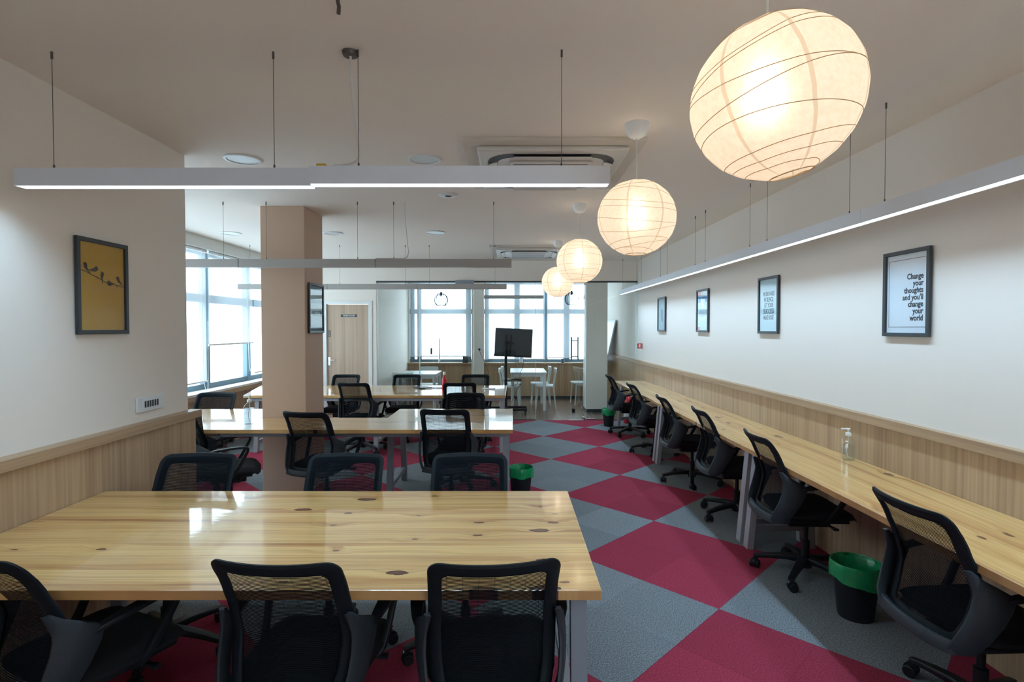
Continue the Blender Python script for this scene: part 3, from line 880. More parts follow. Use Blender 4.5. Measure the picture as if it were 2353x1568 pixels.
# ------------------------------------------------------------------ LED bars
def led_unit(loc, rz, L, lit, label, group, wires=(-.48, .48), h=.074, wd=.06, name='light_bar'):
    """loc = centre of the underside"""
    t = thing(name, loc, rz, label, 'ceiling light', group)
    hw = L / 2 - .001
    b = MB().box(-hw, hw, -wd / 2, -wd / 2 + .004, 0, h).box(-hw, hw, wd / 2 - .004, wd / 2, 0, h).box(-hw, hw, -wd / 2 + .004, wd / 2 - .004, h - .004, h)
    b.box(-hw, -hw + .004, -wd / 2 + .004, wd / 2 - .004, 0, h - .004).box(hw - .004, hw, -wd / 2 + .004, wd / 2 - .004, 0, h - .004)
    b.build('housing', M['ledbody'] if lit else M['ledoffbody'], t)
    MB().box(-hw + .005, hw - .005, -wd / 2 + .005, wd / 2 - .005, .002, .006).build('diffuser', M['ledon'] if lit else M['ledoff'], t)
    for x in wires:
        MB().sweep([(x, 0, h), (x, 0, h + .02), (x, 0, h + .021), (x, 0, CEIL - loc[2] - .03), (x, 0, CEIL - loc[2] - .029), (x, 0, CEIL - loc[2])],
                   [.004, .004, .0014, .0014, .005, .005], 6).build('suspension_wire', M['wire'], t, smooth=True)
    if lit:
        light(t, 'led_light', 'AREA', (0, 0, .0015), LED_W * L / 1.25, LED_COL, shape='RECTANGLE', size=L - .02, size_y=wd - .014, spread=math.radians(LED_SPREAD))
    return t
LED_SPREAD = 128
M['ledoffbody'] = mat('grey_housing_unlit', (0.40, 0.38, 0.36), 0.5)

zb1 = 2.204
led_unit((-1.455, 2.30, zb1), 0, 1.245, True, 'lit white light bar ending beside the wall with the bird picture', 'light bars over the front table', (-.475, .455))
led_unit((-.215, 2.285, zb1 + .004), 0, 1.25, True, 'lit white light bar ending beside the paper lanterns', 'light bars over the front table', (-.425, .425))
led_unit((-1.455, -.35, zb1), 0, 1.245, True, 'added white fill light bar behind the camera, by the near wall', 'added fill light bars behind the camera', (-.475, .455))  # this unseen pair is added behind the camera as fill light
led_unit((-.205, -.35, zb1), 0, 1.25, True, 'added white fill light bar behind the camera, by the lanterns', 'added fill light bars behind the camera', (-.425, .425))
L2 = 'unlit grey light bars over the middle table'
for x, lab, wr in ((-.622, 'unlit grey light bar over the middle table, at its free end', (-.46, .46)), (-1.875, 'unlit grey light bar in front of the pillar', (-.38, .46)),
               (-3.13, 'unlit grey light bar between the near wall and the pillar', (-.45, .48))):
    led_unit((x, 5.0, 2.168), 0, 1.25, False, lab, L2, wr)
L3 = 'unlit light bars over the far table'
for x, lab, wr in ((-.69, 'unlit light bar over the far table, near the hanging wire lamp', (-.46, .46)), (-1.945, 'unlit light bar over the far table, in front of the wooden door', (-.46, .46)),
               (-3.20, 'unlit light bar over the far table, mostly behind the pillar', (-.46, .46))):
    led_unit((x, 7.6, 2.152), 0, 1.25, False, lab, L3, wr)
led_unit((.05, 11.5, 2.23), 0, 1.26, False, 'unlit grey light bar hanging in the glass room above the screen', None, (-.48, .45))
ends = 9.30; LU = 1.268
rl = ['at the far end touching the glass partition', 'second from the glass partition', 'above the narrow grey picture', 'above the blue poster', 'between the two quote posters',
      'above the Work hard poster', 'above the Change your thoughts poster', 'nearest the picture edge', 'behind the camera', 'at the back wall']
for k in range(9):
    y = ends - LU * (k + .5)
    led_unit((1.935 - (y - 2.4) * .008, y, 2.182), PI / 2 + math.atan(.008), LU, True, 'lit white light bar in the wall row, ' + rl[k], 'lit light bars in a row along the wall', (-.49, .49))

def cable(name, pts, r, m, label, cat='cable', parent=None, extra=None):
    c = Vector(pts[0])
    o = MB().sweep([Vector(p) - c for p in smoothpath(pts, 8)], r, 8).build(name, M[m], parent, smooth=True, loc=c)
    if label: setp(o, label, cat)
    return o
c = cable('power_cable', [(-.676, 2.30, 2.768), (-.67, 2.30, 2.6), (-.65, 2.30, 2.42), (-.64, 2.30, 2.34), (-.67, 2.30, 2.305), (-.73, 2.30, 2.296), (-.80, 2.30, 2.284)], .005, 'cord',
      'white power cable hanging from the ceiling to the lit light bar with a yellow connector')
MB().box(-.145, -.105, -.010, .010, -.492, -.466).build('connector', M['yellow'], c, bevel=.003)
MB().lathe([(0, .004), (.035, .004), (.03, -.012), (0, -.014)], 16, c=(0, 0, -.004)).build('ceiling_rose', M['wire'], c, smooth=True)
cable('power_cable', [(-.98, 5.0, 2.768), (-.975, 5.0, 2.6), (-.955, 5.0, 2.38), (-.95, 5.0, 2.30), (-.98, 5.0, 2.252), (-1.10, 5.0, 2.250), (-1.25, 5.0, 2.25)], .005, 'cord',
      'grey power cable dropping from the ceiling to the unlit light bar over the middle table')
for (x, y) in ((-.61, 1.93),):
    o = MB().sweep([(0, 0, 0), (0, 0, -.012), (.004, 0, -.03), (.002, 0, -.055)], .007, 8).build('ceiling_hook', M['wire'], smooth=True, loc=(x, y, CEIL))
    setp(o, 'small dark metal hook left in the ceiling above the front table', 'hook')

# ------------------------------------------------------------------ paper lanterns
def lantern(x, y, z, r, label, seed, tilt=0):
    rnd = random.Random(seed)
    t = thing('paper_lantern', (x, y, z), 0, label, 'lamp', 'round white paper lanterns in a row')
    f = MB(); nu, nv = 84, 44; th0 = .26
    vs = []
    rings = sorted([rnd.uniform(.02, .98) * .12 + (k + .5) / 11 for k in range(11)])
    for j in range(nv + 1):
        th = th0 + (PI - 2 * th0) * j / nv
        for i in range(nu):
            ph = 2 * PI * i / nu
            g = 1 - .012 * abs(math.sin(ph * 7 / 2)) - .006 * abs(math.sin(th * 11 + .6 * math.sin(ph + seed)))
            rr = r * g
            vs.append((rr * math.sin(th) * math.cos(ph), rr * math.sin(th) * math.sin(ph), rr * .965 * math.cos(th)))
    fs = []
    for j in range(nv):
        for i in range(nu):
            i2 = (i + 1) % nu
            fs.append((j * nu + i, (j + 1) * nu + i, (j + 1) * nu + i2, j * nu + i2))
    f.add(vs, fs)
    spin = rnd.uniform(0, 6)
    TM = Matrix.Rotation(-math.radians(tilt), 3, 'Y') @ Matrix.Rotation(spin, 3, 'Z')
    off = Vector((math.sin(math.radians(tilt)) * .09, 0, 0))
    f.build('paper_shade', M['paper'], t, smooth=True, loc=off, rot=TM.to_euler())
    rb = MB()
    for k in range(10):
        th = th0 + .03 + (PI - 2 * th0 - .06) * (k + rnd.uniform(.15, .85)) / 10
        ta = rnd.uniform(-.20, .20); pa = rnd.uniform(0, 2 * PI); tb = rnd.uniform(-.04, .04)
        pts = []
        for i in range(49):
            ph = 2 * PI * i / 48
            q = min(max(th + ta * math.sin(ph + pa) + tb * math.sin(2 * ph), th0), PI - th0)
            g = 1.002 - .012 * abs(math.sin(ph * 7 / 2)) - .006 * abs(math.sin(q * 11 + .6 * math.sin(ph + seed)))
            pts.append((r * g * math.sin(q) * math.cos(ph), r * g * math.sin(q) * math.sin(ph), r * g * .965 * math.cos(q)))
        rb.sweep(pts, .0010, 5, caps=False)
    rb.sweep([(r * math.sin(th0) * math.cos(a / 12 * PI), r * math.sin(th0) * math.sin(a / 12 * PI), -r * .965 * math.cos(th0)) for a in range(25)], .0016, 5, caps=False)
    rb.build('ribs', M['rib'], t, smooth=True, loc=off, rot=TM.to_euler())
    MB().lathe([(0, -.035), (.02, -.032), (.033, -.01), (.033, .01), (.018, .03), (.014, .05), (.014, .09), (0, .09)], 20).build('bulb', M['bulb'], t, smooth=True)
    MB().sweep([(0, 0, .088), (0, 0, CEIL - z - .06)], [.0035, .0035], 8).build('cord', M['cord'], t, smooth=True)
    zz = CEIL - z
    MB().lathe([(0, zz - .085), (.018, zz - .085), (.045, zz - .07), (.062, zz - .045), (.068, zz), (0, zz)], 28).build('ceiling_cup', M['white'], t, smooth=True)
    light(t, 'bulb_light', 'POINT', (0, 0, -.01), BULB_W, WARM, shadow_soft_size=.045)
    return t
BULB_W = .68
lantern(.70, 1.50, 2.235, .222, 'largest round paper lantern, closest to the camera', 3, 14)
lantern(.712, 3.10, 2.238, .222, 'round paper lantern next in line behind the closest one', 5)
lantern(.640, 5.10, 2.238, .216, 'round paper lantern third from the camera, overlapping the smallest', 8)
lantern(.62, 7.25, 2.225, .213, 'smallest looking paper lantern, farthest from the camera', 12)

# ------------------------------------------------------------------ ceiling units
def cassette(x0, x1, y0, y1, label):
    cx, cy = (x0 + x1) / 2, (y0 + y1) / 2; hw, hd = (x1 - x0) / 2, (y1 - y0) / 2
    t = thing('ceiling_air_conditioner', (cx, cy, CEIL), 0, label, 'air conditioner', 'ceiling air conditioners')
    MB().box(-hw - .09, hw + .09, -hd - .09, hd + .09, -.022, 0).build('surround', M['ceilbox'], t, bevel=.002)
    MB().box(-hw, hw, -hd, hd, -.055, -.022).build('panel', M['acwhite'], t, bevel=.012)
    # rounded ring slot with louvres
    def rr(a, b, r, n=8):
        P = []
        for q, (sx, sy) in enumerate(((1, 1), (-1, 1), (-1, -1), (1, -1))):
            for k in range(n + 1):
                an = PI / 2 * (q + k / n); P.append((sx * (a - r) + r * math.cos(an), sy * (b - r) + r * math.sin(an)))
        return P
    A = rr(hw - .06, hd - .06, .17); B = rr(hw - .125, hd - .125, .11)
    n = len(A); s = MB()
    vs = [(x, y, -.0565) for x, y in A] + [(x, y, -.0565) for x, y in B] + [(x, y, -.058) for x, y in A] + [(x, y, -.058) for x, y in B]
    s.add(vs, [(i, (i + 1) % n, n + (i + 1) % n, n + i) for i in range(n)] + [(2 * n + i, 3 * n + i, 3 * n + (i + 1) % n, 2 * n + (i + 1) % n) for i in range(n)])
    s.build('air_slot', M['dark_slot'], t)
    for sx, sy, L in ((0, -1, hw), (0, 1, hw), (-1, 0, hd), (1, 0, hd)):
        q = MB()
        if sy: q.bar((-L * .52, sy * (hd - .095), -.064), (L * .52, sy * (hd - .095), -.064), .062, .006, up=(0, sy * .35, 1))
        else: q.bar((sx * (hw - .095), -L * .52, -.064), (sx * (hw - .095), L * .52, -.064), .062, .006, up=(sx * .35, 0, 1))
        q.build('louvre', M['acwhite'], t)
    MB().box(-hw + .20, hw - .20, -hd + .20, hd - .20, -.068, -.055).build('intake_grille', M['acwhite'], t, bevel=.006)
    g = MB()
    for k in range(9): g.box(-hw + .23, hw - .23, -hd + .24 + k * (2 * hd - .48) / 8 - .006, -hd + .24 + k * (2 * hd - .48) / 8 + .006, -.0695, -.068)
    g.build('grille_slots', M['dark_slot'], t)
    return t
M['ceilbox'] = mat('surround_paint', (0.66, 0.62, 0.56), 0.8)
M['acwhite'] = mat('air_conditioner_plastic', (0.66, 0.65, 0.62), 0.45)
cassette(-.215, .74, 3.40, 4.35, 'white cassette air conditioner in the ceiling above the lit light bar end')
cassette(-.22, .73, 7.70, 8.65, 'white cassette air conditioner in the ceiling near the glass partition')
def downlight(x, y, r, label):
    t = thing('ceiling_downlight', (x, y, CEIL), 0, label, 'ceiling light', 'round unlit ceiling lights')
    MB().lathe([(r, 0), (r, -.007), (r - .006, -.010), (r - .016, -.010), (r - .018, -.004), (r - .018, 0)], 36).build('rim', M['white'], t, smooth=True)
    MB().lathe([(0, -.005), (r - .018, -.005), (r - .018, 0), (0, 0)], 36).build('diffuser', M['dldiff'], t, smooth=True)
M['dldiff'] = mat('downlight_diffuser', (0.60, 0.66, 0.68), 0.35)
downlight(-1.84, 3.74, .122, 'round flat ceiling light beside the near wall corner')
downlight(-.595, 3.74, .115, 'round flat ceiling light above the lit light bar, near the air conditioner')
downlight(-3.43, 6.64, .12, 'round flat ceiling light by the windows')
downlight(-2.18, 6.64, .12, 'round flat ceiling light just behind the pillar top')
downlight(-.92, 6.58, .12, 'round flat ceiling light over the far table')
t = thing('ceiling_speaker', (-.55, 4.73, CEIL), 0, 'small round ceiling speaker under the lit light bar', 'speaker')
MB().lathe([(0, 0), (.085, 0), (.085, -.008), (.07, -.014), (0, -.016)], 28).build('rim', M['white'], t, smooth=True)
MB().lathe([(0, -.018), (.03, -.018), (.03, -.014), (0, -.014)], 20).build('grille', M['dark_slot'], t, smooth=True)

# ------------------------------------------------------------------ pictures
def picture(loc, rz, wd, ht, label, face, fw=.022, cat='picture', tilt=0):
    """hangs on a wall; local +x to the viewer's right, faces local -y"""
    t = thing('picture_frame', loc, rz, label, cat)
    f = MB()
    a, b = wd / 2, ht / 2
    f.box(-a, a, -.022, -.004, b - fw, b).box(-a, a, -.022, -.004, -b, -b + fw).box(-a, -a + fw, -.022, -.004, -b + fw, b - fw).box(a - fw, a, -.022, -.004, -b + fw, b - fw)
    f.build('frame', M['framew'], t, bevel=.002)
    p = MB().box(-a + fw, a - fw, -.008, -.003, -b + fw, b - fw).build('print', face, t)
    MB().box(-a + fw, a - fw, -.0135, -.012, -b + fw, b - fw).build('picture_glass', M['picglass'], t)
    return t, p
M['postw'] = mat('poster_white', (0.66, 0.74, 0.80), 0.6)
M['postb'] = mat('poster_pale_blue', (0.45, 0.60, 0.64), 0.6)
M['ochre'] = mat('ochre_print', (0.50, 0.30, 0.040), 0.6)
M['birdink'] = mat('brown_ink', (0.055, 0.045, 0.035), 0.6)
def on_right(y0, y1, z0, z1, label, face):
    y = (y0 + y1) / 2
    return picture((xr(y) - .003, y, (z0 + z1) / 2), -PI / 2 + math.atan(.0171), y1 - y0, z1 - z0, label, face)
YR = (PI / 2, 0, 0)
t, p = on_right(2.955, 3.315, 1.56, 2.06, 'black framed poster reading Change your thoughts and youll change your world', M['postw'])
ln = MB().box(-.142, .142, -.0085, -.008, .195, .1975).box(-.142, .142, -.0085, -.008, -.196, -.1935).box(-.142, -.1395, -.0085, -.008, -.1935, .195)
ln.build('border_line', M['ink'], p)
for k, s in enumerate(('Change', 'your', 'thoughts', "and you'll", 'change', 'your', 'world')):
    text(s, .045, M['ink'], p, loc=(.125, -.0084, .093 - .0395 * k), rot=YR, align='RIGHT', bold=.0012, sx=.90)
t, p = on_right(4.575, 4.935, 1.56, 2.06, 'black framed poster reading Work hard in silence let your success make noise', M['postb'])
for s, sz, z, sx in (('WORK HARD', .056, .098, .60), ('IN SILENCE,', .054, .048, .60), ('LET YOUR', .054, -.002, .62), ('SUCCESS', .064, -.055, .72), ('MAKE NOISE', .054, -.110, .58)):
    text(s, sz, M['ink'], p, loc=(0, -.0084, z), rot=YR, bold=.0008, sx=sx)
t, p = on_right(6.13, 6.50, 1.56, 2.06, 'black framed blue poster with a red corner and a row of small figures', M['postb'])
MB().box(-.16, .16, -.0085, -.008, .10, .165).build('blue_band', mat('poster_blue', (.06, .22, .45), .6), p)
MB().box(-.16, -.07, -.0085, -.008, .185, .226).box(-.16, -.09, -.0085, -.008, -.226, -.19).build('red_corner', mat('poster_red', (.62, .12, .14), .6), p)
text('Save', .075, M['postw'], p, loc=(0, -.0088, .125), rot=YR, bold=.002)
MB().lathe([(0, -.0005), (.035, -.0005), (.035, .0005), (0, .0005)], 20, axis='y', c=(0, -.0085, .075)).build('badge', M['postw'], p)
g = MB()
for k in range(7): g.box(-.115 + k * .035, -.095 + k * .035, -.0085, -.008, -.065, -.005); g.box(-.110 + k * .035, -.100 + k * .035, -.0085, -.008, -.005, .008)
g.build('figures', M['greyink'], p)
MB().box(-.12, .12, -.0085, -.008, .035, .045).box(-.12, .12, -.0085, -.008, .02, .028).box(-.12, .12, -.0085, -.008, -.09, -.08).box(-.08, .08, -.0085, -.008, -.11, -.10).build('text_rows', M['postw'], p)
t, p = on_right(7.74, 8.12, 1.56, 2.06, 'black framed pale print with a faint grey figure, next to the glass room', M['postb'])
g = MB().add([(x, -.0085, z) for x, z in ((-.05, .06), (.0, .09), (.055, .05), (.05, -.02), (.07, -.09), (.02, -.12), (-.03, -.09), (-.045, -.02))], [tuple(range(8))])
g.build('grey_figure', M['greyink'], p)
# bird print on the near left wall
t, p = picture((XL + .003, 2.895, 1.826), PI / 2, .362, .498, 'black framed ochre print of five birds on a branch', M['ochre'])
MB().box(-.160, -.1585, -.0085, -.008, -.228, .228).box(.1585, .160, -.0085, -.008, -.228, .228).box(-.16, .16, -.0085, -.008, .2265, .228).box(-.16, .16, -.0085, -.008, -.228, -.2265).build('mount_edge', M['postw'], p)
br = MB()
bp = [(-.145, .080), (-.11, .074), (-.075, .062), (-.03, .050), (.02, .030), (.05, .036), (.085, .022), (.12, .018), (.155, .012)]
sp = smoothpath([(x, -.0083, z) for x, z in bp], 5)
for i in range(len(sp) - 1): br.bar(sp[i], sp[i + 1], .0006, .0042)
for a, b in (((-.09, .068), (-.07, .080)), ((.06, .032), (.045, .045)), ((.10, .02), (.11, .006)), ((-.04, .053), (-.035, .040)), ((.125, .018), (.14, .030))):
    br.bar((a[0], -.0083, a[1]), (b[0], -.0083, b[1]), .0006, .0026)
br.build('branch', M['birdink'], p)
def bird(cx, cz, flip, rot, s=1.0):
    out = [(0, .026), (.008, .024), (.012, .016), (.011, .004), (.013, -.006), (.019, -.020), (.026, -.036), (.021, -.036), (.010, -.022), (.001, -.014), (-.008, -.004), (-.012, .008), (-.010, .018), (-.016, .021), (-.008, .024)]
    c, sn = math.cos(rot), math.sin(rot)
    P = []
    for x, z in out:
        x *= flip * s; z *= s
        P.append((cx + x * c - z * sn, -.0084, cz + x * sn + z * c))
    MB().add(P, [tuple(range(len(P)))]).build('bird', M['birdink'], p)
bird(-.112, .096, 1, .15); bird(-.052, .088, -1, -.9); bird(-.004, .060, 1, -.45, .95); bird(.055, .020, 1, 1.2, .8); bird(.118, .046, 1, .35, .95)
# poster on the pillar side, faces right (+x)
t, p = picture((PX1 + .003, 5.425, 1.805), PI / 2, .40, .49, 'black framed blue poster with dark text bands on the side of the pillar', M['postb'])
MB().box(-.165, .165, -.0085, -.008, .055, .09).box(-.10, .165, -.0085, -.008, -.075, -.025).box(-.165, .165, -.0085, -.008, -.223, -.185).box(-.165, .165, -.0085, -.008, .185, .223).build('dark_bands', mat('poster_slate', (.10, .16, .20), .6), p)
text('THE TEAM', .035, M['postw'], p, loc=(.03, -.0088, .072), rot=YR, bold=.0005)
text('DREAM', .045, M['postw'], p, loc=(.03, -.0088, -.05), rot=YR, bold=.0005)

# ------------------------------------------------------------------ small wall things
t = thing('socket_plate', (XL + .002, 3.265, 1.155), PI / 2, 'white wall plate with a row of six dark switches on the near wall', 'switch')
MB().box(-.118, .118, -.012, 0, -.044, .044).build('plate', M['white'], t, bevel=.003)
MB().box(-.075, .075, -.014, -.012, -.030, .030).build('module_frame', M['white'], t, bevel=.001)
for k in range(6):
    MB().box(-.060 + k * .022, -.048 + k * .022, -.017, -.014, -.019, .019).build('rocker', M['dark_slot'], t)
t = thing('safety_sign', (xr(9.0) - .06, 9.0, 1.31), 0, 'small red and white fire extinguisher sign at the wall corner by the glass', 'sign')
MB().box(-.055, .055, 0, .003, -.055, .055).build('plate', mat('pale_sign', (.55, .68, .60), .5), t)
MB().box(-.042, .044, -.001, 0, -.012, .042).box(-.042, .044, -.001, 0, -.042, -.018).build('red_panel', M['red'], t)
q = MB().box(-.016, .004, -.002, -.001, -.008, .024).box(-.010, -.002, -.002, -.001, .024, .034).box(.012, .022, -.002, -.001, .002, .03).build('extinguisher_symbol', M['white'], t)
text('FIRE', .016, M['white'], t, loc=(0, -.0014, -.030), rot=YR, bold=.0003)
t = thing('fire_extinguisher', (1.98, 9.12, 0), 0, 'red fire extinguisher standing under the far end of the wall desk', 'fire extinguisher')
MB().lathe([(0, 0), (.07, 0), (.078, .012), (.078, .36), (.06, .42), (.025, .45), (.022, .48), (0, .48)], 28).build('cylinder', M['red'], t, smooth=True)
MB().lathe([(0, .47), (.02, .47), (.022, .51), (0, .52)], 14).bar((-.01, 0, .505), (-.10, 0, .53), .02, .008).build('valve', M['chrome'], t)
MB().sweep(smoothpath([(.02, 0, .50), (.08, 0, .50), (.105, 0, .42), (.10, 0, .25), (.092, 0, .14)]), .009, 8).build('hose', M['black'], t, smooth=True)
MB().lathe([(.0790, .10), (.0790, .26)], 28).build('paper_label', M['white'], t, smooth=True)
t = thing('wall_socket', (-.72, YW - .121, 1.16), 0, 'white wall socket with a black plug on the column between the far windows', 'socket')
MB().box(-.045, .045, -.010, 0, -.045, .045).build('plate', M['white'], t, bevel=.002)
MB().box(-.02, .02, -.04, -.010, -.05, -.01).build('plug', M['black'], t, bevel=.004)
MB().sweep(smoothpath([(0, -.04, -.05), (.03, -.05, -.12), (.13, -.06, -.35), (.22, -.06, -.60), (.25, -.06, -1.0), (.26, -.06, -1.15)]), .004, 6).build('lead', M['darkcord'], t, smooth=True)

# ------------------------------------------------------------------ bins
def bin_(x, y, r, h, label, floppy=0.0):
    t = thing('waste_bin', (x, y, 0), random.uniform(0, 6), label, 'bin', 'black bins with green liners')
    MB().lathe([(0, 0), (r * .72, 0), (r * .74, .01), (r * .97, h - .01), (r, h), (r * .97, h), (r * .71, .015), (0, .015)], 36).build('bucket', M['black'], t, smooth=True)
    vs = []; nu = 60; fs = []
    prof = [(r * .74, h * .12), (r * .86, h * .55), (r * .955, h - .015), (r * 1.015, h + .008), (r * 1.04, h - .01), (r * 1.035, h - .05), (r * 1.03, h - .078)]
    for j, (rr, z) in enumerate(prof):
        for i in range(nu):
            a = 2 * PI * i / nu
            wob = .004 * math.sin(9 * a + j) + .003 * math.sin(23 * a + 2 * j)
            wob = wob if j not in (3,) else wob * .3
            if j >= 4: wob = abs(wob) + .001
            if j < 3: wob = -abs(wob) - .004
            dz = (floppy * (.5 + .5 * math.sin(2 * a)) + .006 * math.sin(5 * a)) if j == 6 else (floppy * .3 * math.sin(2 * a) if j == 5 else 0)
            vs.append(((rr + wob) * math.cos(a), (rr + wob) * math.sin(a), z - dz))
    for j in range(len(prof) - 1):
        for i in range(nu):
            i2 = (i + 1) % nu
            fs.append((j * nu + i, j * nu + i2, (j + 1) * nu + i2, (j + 1) * nu + i))
    MB().add(vs, fs).build('bin_liner', M['green'], t, smooth=True)
bin_(.088, 5.05, .112, .30, 'black bin with a smooth green liner at the end of the middle table')
bin_(1.925, 2.99, .122, .30, 'black bin with a rumpled green liner between the two nearest wall desk chairs', .03)
bin_(1.60, 8.86, .105, .28, 'black bin with a green liner near the glass partition, beside the farthest chair', .02)

# ------------------------------------------------------------------ bottles and desk things
def rrect(w, d, r, n=5):
    P = []
    for q, (sx, sy) in enumerate(((1, 1), (-1, 1), (-1, -1), (1, -1))):
        for k in range(n + 1):
            an = PI / 2 * (q + k / n); P.append((sx * (w - r) + r * math.cos(an), sy * (d - r) + r * math.sin(an)))
    return P
def bottle_body(sections, name, m, t):
    f = MB(); n = None; vs = []; fs = []
    for (w, d, r, z) in sections:
        P = rrect(w, d, r); n = len(P); vs += [(x, y, z) for x, y in P]
    for j in range(len(sections) - 1):
        for i in range(n): fs.append((j * n + i, j * n + (i + 1) % n, (j + 1) * n + (i + 1) % n, (j + 1) * n + i))
    fs.append(tuple(range(n))[::-1]); fs.append(tuple(range((len(sections) - 1) * n, len(sections) * n)))
    return f.add(vs, fs).build(name, m, t, smooth=True)
def sanitizer(x, y, z, rz, s, label, fill):
    t = thing('pump_bottle', (x, y, z), rz, label, 'bottle', 'clear pump bottles')
    t.scale = (s, s, s)
    w, d = .037, .024
    bottle_body([(w - .004, d - .004, .012, 0), (w, d, .012, .006), (w, d, .012, .125), (w * .9, d * .9, .014, .138), (.016, .014, .011, .155), (.013, .013, .0125, .162)], 'bottle', M['plastic'], t)
    bottle_body([(w - .006, d - .006, .010, .003), (w - .004, d - .004, .010, .008), (w - .004, d - .004, .010, fill), (w - .006, d - .006, .010, fill + .001)], 'gel', M['gel'], t)
    MB().lathe([(0, .160), (.017, .160), (.017, .178), (.010, .181), (.006, .182), (.006, .198), (.011, .2), (.011, .208), (0, .210)], 18).bar((0, 0, .2045), (-.042, 0, .2025), .013, .008).build('pump', M['white'], t, bevel=.001)
    MB().sweep(smoothpath([(0, 0, .16), (0, 0, .12), (-.008, 0, .06), (.002, 0, .012)]), .0022, 6).build('dip_tube', M['white'], t, smooth=True)
sanitizer(2.19, 3.50, .75, -.25, 1.0, 'clear pump bottle on the wall desk', .10)
sanitizer(-2.345, 4.83, .75, .1, 1.22, 'clear pump bottle on the middle table beside the pillar', .115)
t = thing('drink_bottle', (-.932, 7.5, .75), 0, 'red drink bottle with a white cap on the far table', 'bottle')
MB().lathe([(0, 0), (.032, 0), (.035, .01), (.035, .13), (.030, .155), (.018, .185), (.014, .205), (.014, .212), (0, .212)], 24).build('body', M['redb'] if 'redb' in M else M['red'], t, smooth=True)
MB().lathe([(0, .208), (.018, .208), (.018, .245), (.014, .25), (0, .25)], 18).build('cap', M['white'], t, smooth=True)
o = MB().box(-.10, .10, -.12, .12, 0, .018).build('notebook', M['framew'], loc=(-1.27, 7.72, .75), bevel=.004, rot=(0, 0, .5))
setp(o, 'dark closed notebook lying on the far table', 'notebook')
t = thing('open_magazine', (-1.08, 7.72, .75), .1, 'white open magazine beside the dark notebook on the far table', 'magazine')
MB().box(-.145, -.002, -.10, .10, 0, .006).build('page', M['postw'], t, bevel=.002)
MB().box(.002, .145, -.10, .10, 0, .008).build('page', M['postw'], t, bevel=.002)
o = MB().box(-.09, .09, -.03, .03, 0, .016).build('tissue_pack', M['postw'], loc=(-.32, 7.58, .75), bevel=.006, rot=(0, 0, -.35))
setp(o, 'small white packet lying near the end of the far table', 'packet')

# ------------------------------------------------------------------ glass room furniture
M['furn'] = mat('white_lacquered_wood', (0.66, 0.71, 0.70), 0.35)
def small_table(x0, x1, y0, y1, label):
    cx, cy = (x0 + x1) / 2, (y0 + y1) / 2; a, b = (x1 - x0) / 2, (y1 - y0) / 2
    t = thing('meeting_table', (cx, cy, 0), 0, label, 'table', 'small white tables in the glass room')
    MB().box(-a, a, -b, b, .725, .75).build('tabletop', M['furn'], t, bevel=.003)
    MB().box(-a + .05, a - .05, -b + .04, -b + .06, .66, .725).box(-a + .05, a - .05, b - .06, b - .04, .66, .725).box(-a + .04, -a + .06, -b + .05, b - .05, .66, .725).box(a - .06, a - .04, -b + .05, b - .05, .66, .725).build('apron', M['furn'], t)
    for sx in (-1, 1):
        for sy in (-1, 1):
            MB().bar((sx * (a - .045), sy * (b - .045), .725), (sx * (a - .040), sy * (b - .040), 0), .042, .042).build('leg', M['furn'], t)
    return t
small_table(-.02, .69, 10.45, 11.55, 'small white table behind the standing screen in the glass room')
small_table(-2.12, -1.40, 10.05, 10.90, 'small white table in the glass room near the white wall')
def make_white_chair():
    r = thing('dining_chair', (0, 0, 0))
    P = rrect(.20, .19, .06)
    MB().prism(P, .432, .462).build('seat', M['furn'], r, bevel=.006)
    for sx, sy in ((-1, 1), (1, 1)): MB().sweep([(sx * .155, sy * .15, .435), (sx * .185, sy * .18, 0)], [.017, .012], 10).build('leg', M['furn'], r, smooth=True)
    for sx in (-1, 1): MB().sweep([(sx * .185, -.215, 0), (sx * .165, -.17, .43), (sx * .175, -.20, .66), (sx * .18, -.225, .76)], [.012, .017, .015, .013], 10).build('leg', M['furn'], r, smooth=True)
    pts = [(.19 * math.sin(a), -.235 + .05 * (1 - math.cos(a)), .765) for a in [-1.35 + 2.7 * k / 14 for k in range(15)]]
    pass
    f = MB(); vs = []
    for k in range(15):
        a = -1.25 + 2.5 * k / 14
        x = .20 * math.sin(a); y = -.24 + .07 * (1 - math.cos(a))
        for dz in (.715, .80):
            for dd in (0, .016): vs.append((x, y + dd, dz))
    fs = []
    for k in range(14):
        a = 4 * k; b = 4 * (k + 1)
        fs += [(a, b, b + 2, a + 2), (a + 1, a + 3, b + 3, b + 1), (a, a + 1, b + 1, b), (a + 2, b + 2, b + 3, a + 3)]
    fs += [(0, 2, 3, 1), (56, 57, 59, 58)]
    f.add(vs, fs).build('backrest', M['furn'], r, smooth=True, bevel=.004)
    return r
wc = make_white_chair()
for i, (x, y, a, lab) in enumerate([
    (-.02, 10.86, -86, 'white chair tucked against the table end near the black stand pole'),
    (.02, 11.33, -90, 'white chair at the far corner of the table behind the screen'),
    (.60, 11.36, 90, 'white chair with its back to the open door, farther one'),
    (.68, 10.90, 86, 'white chair with its back to the open door, nearer one'),
    (1.49, 11.55, 100, 'white chair standing alone behind the open glass door'),
    (-1.72, 11.10, 180, 'white chair behind the small table near the white wall'),
    (-1.95, 9.95, -5, 'white chair in front of the small table near the white wall')]):
    o = wc if i == 0 else copy_tree(wc)
    o.location = (x, y, 0); o.rotation_euler = (0, 0, math.radians(a))
    setp(o, lab, 'chair', 'white chairs in the glass room')

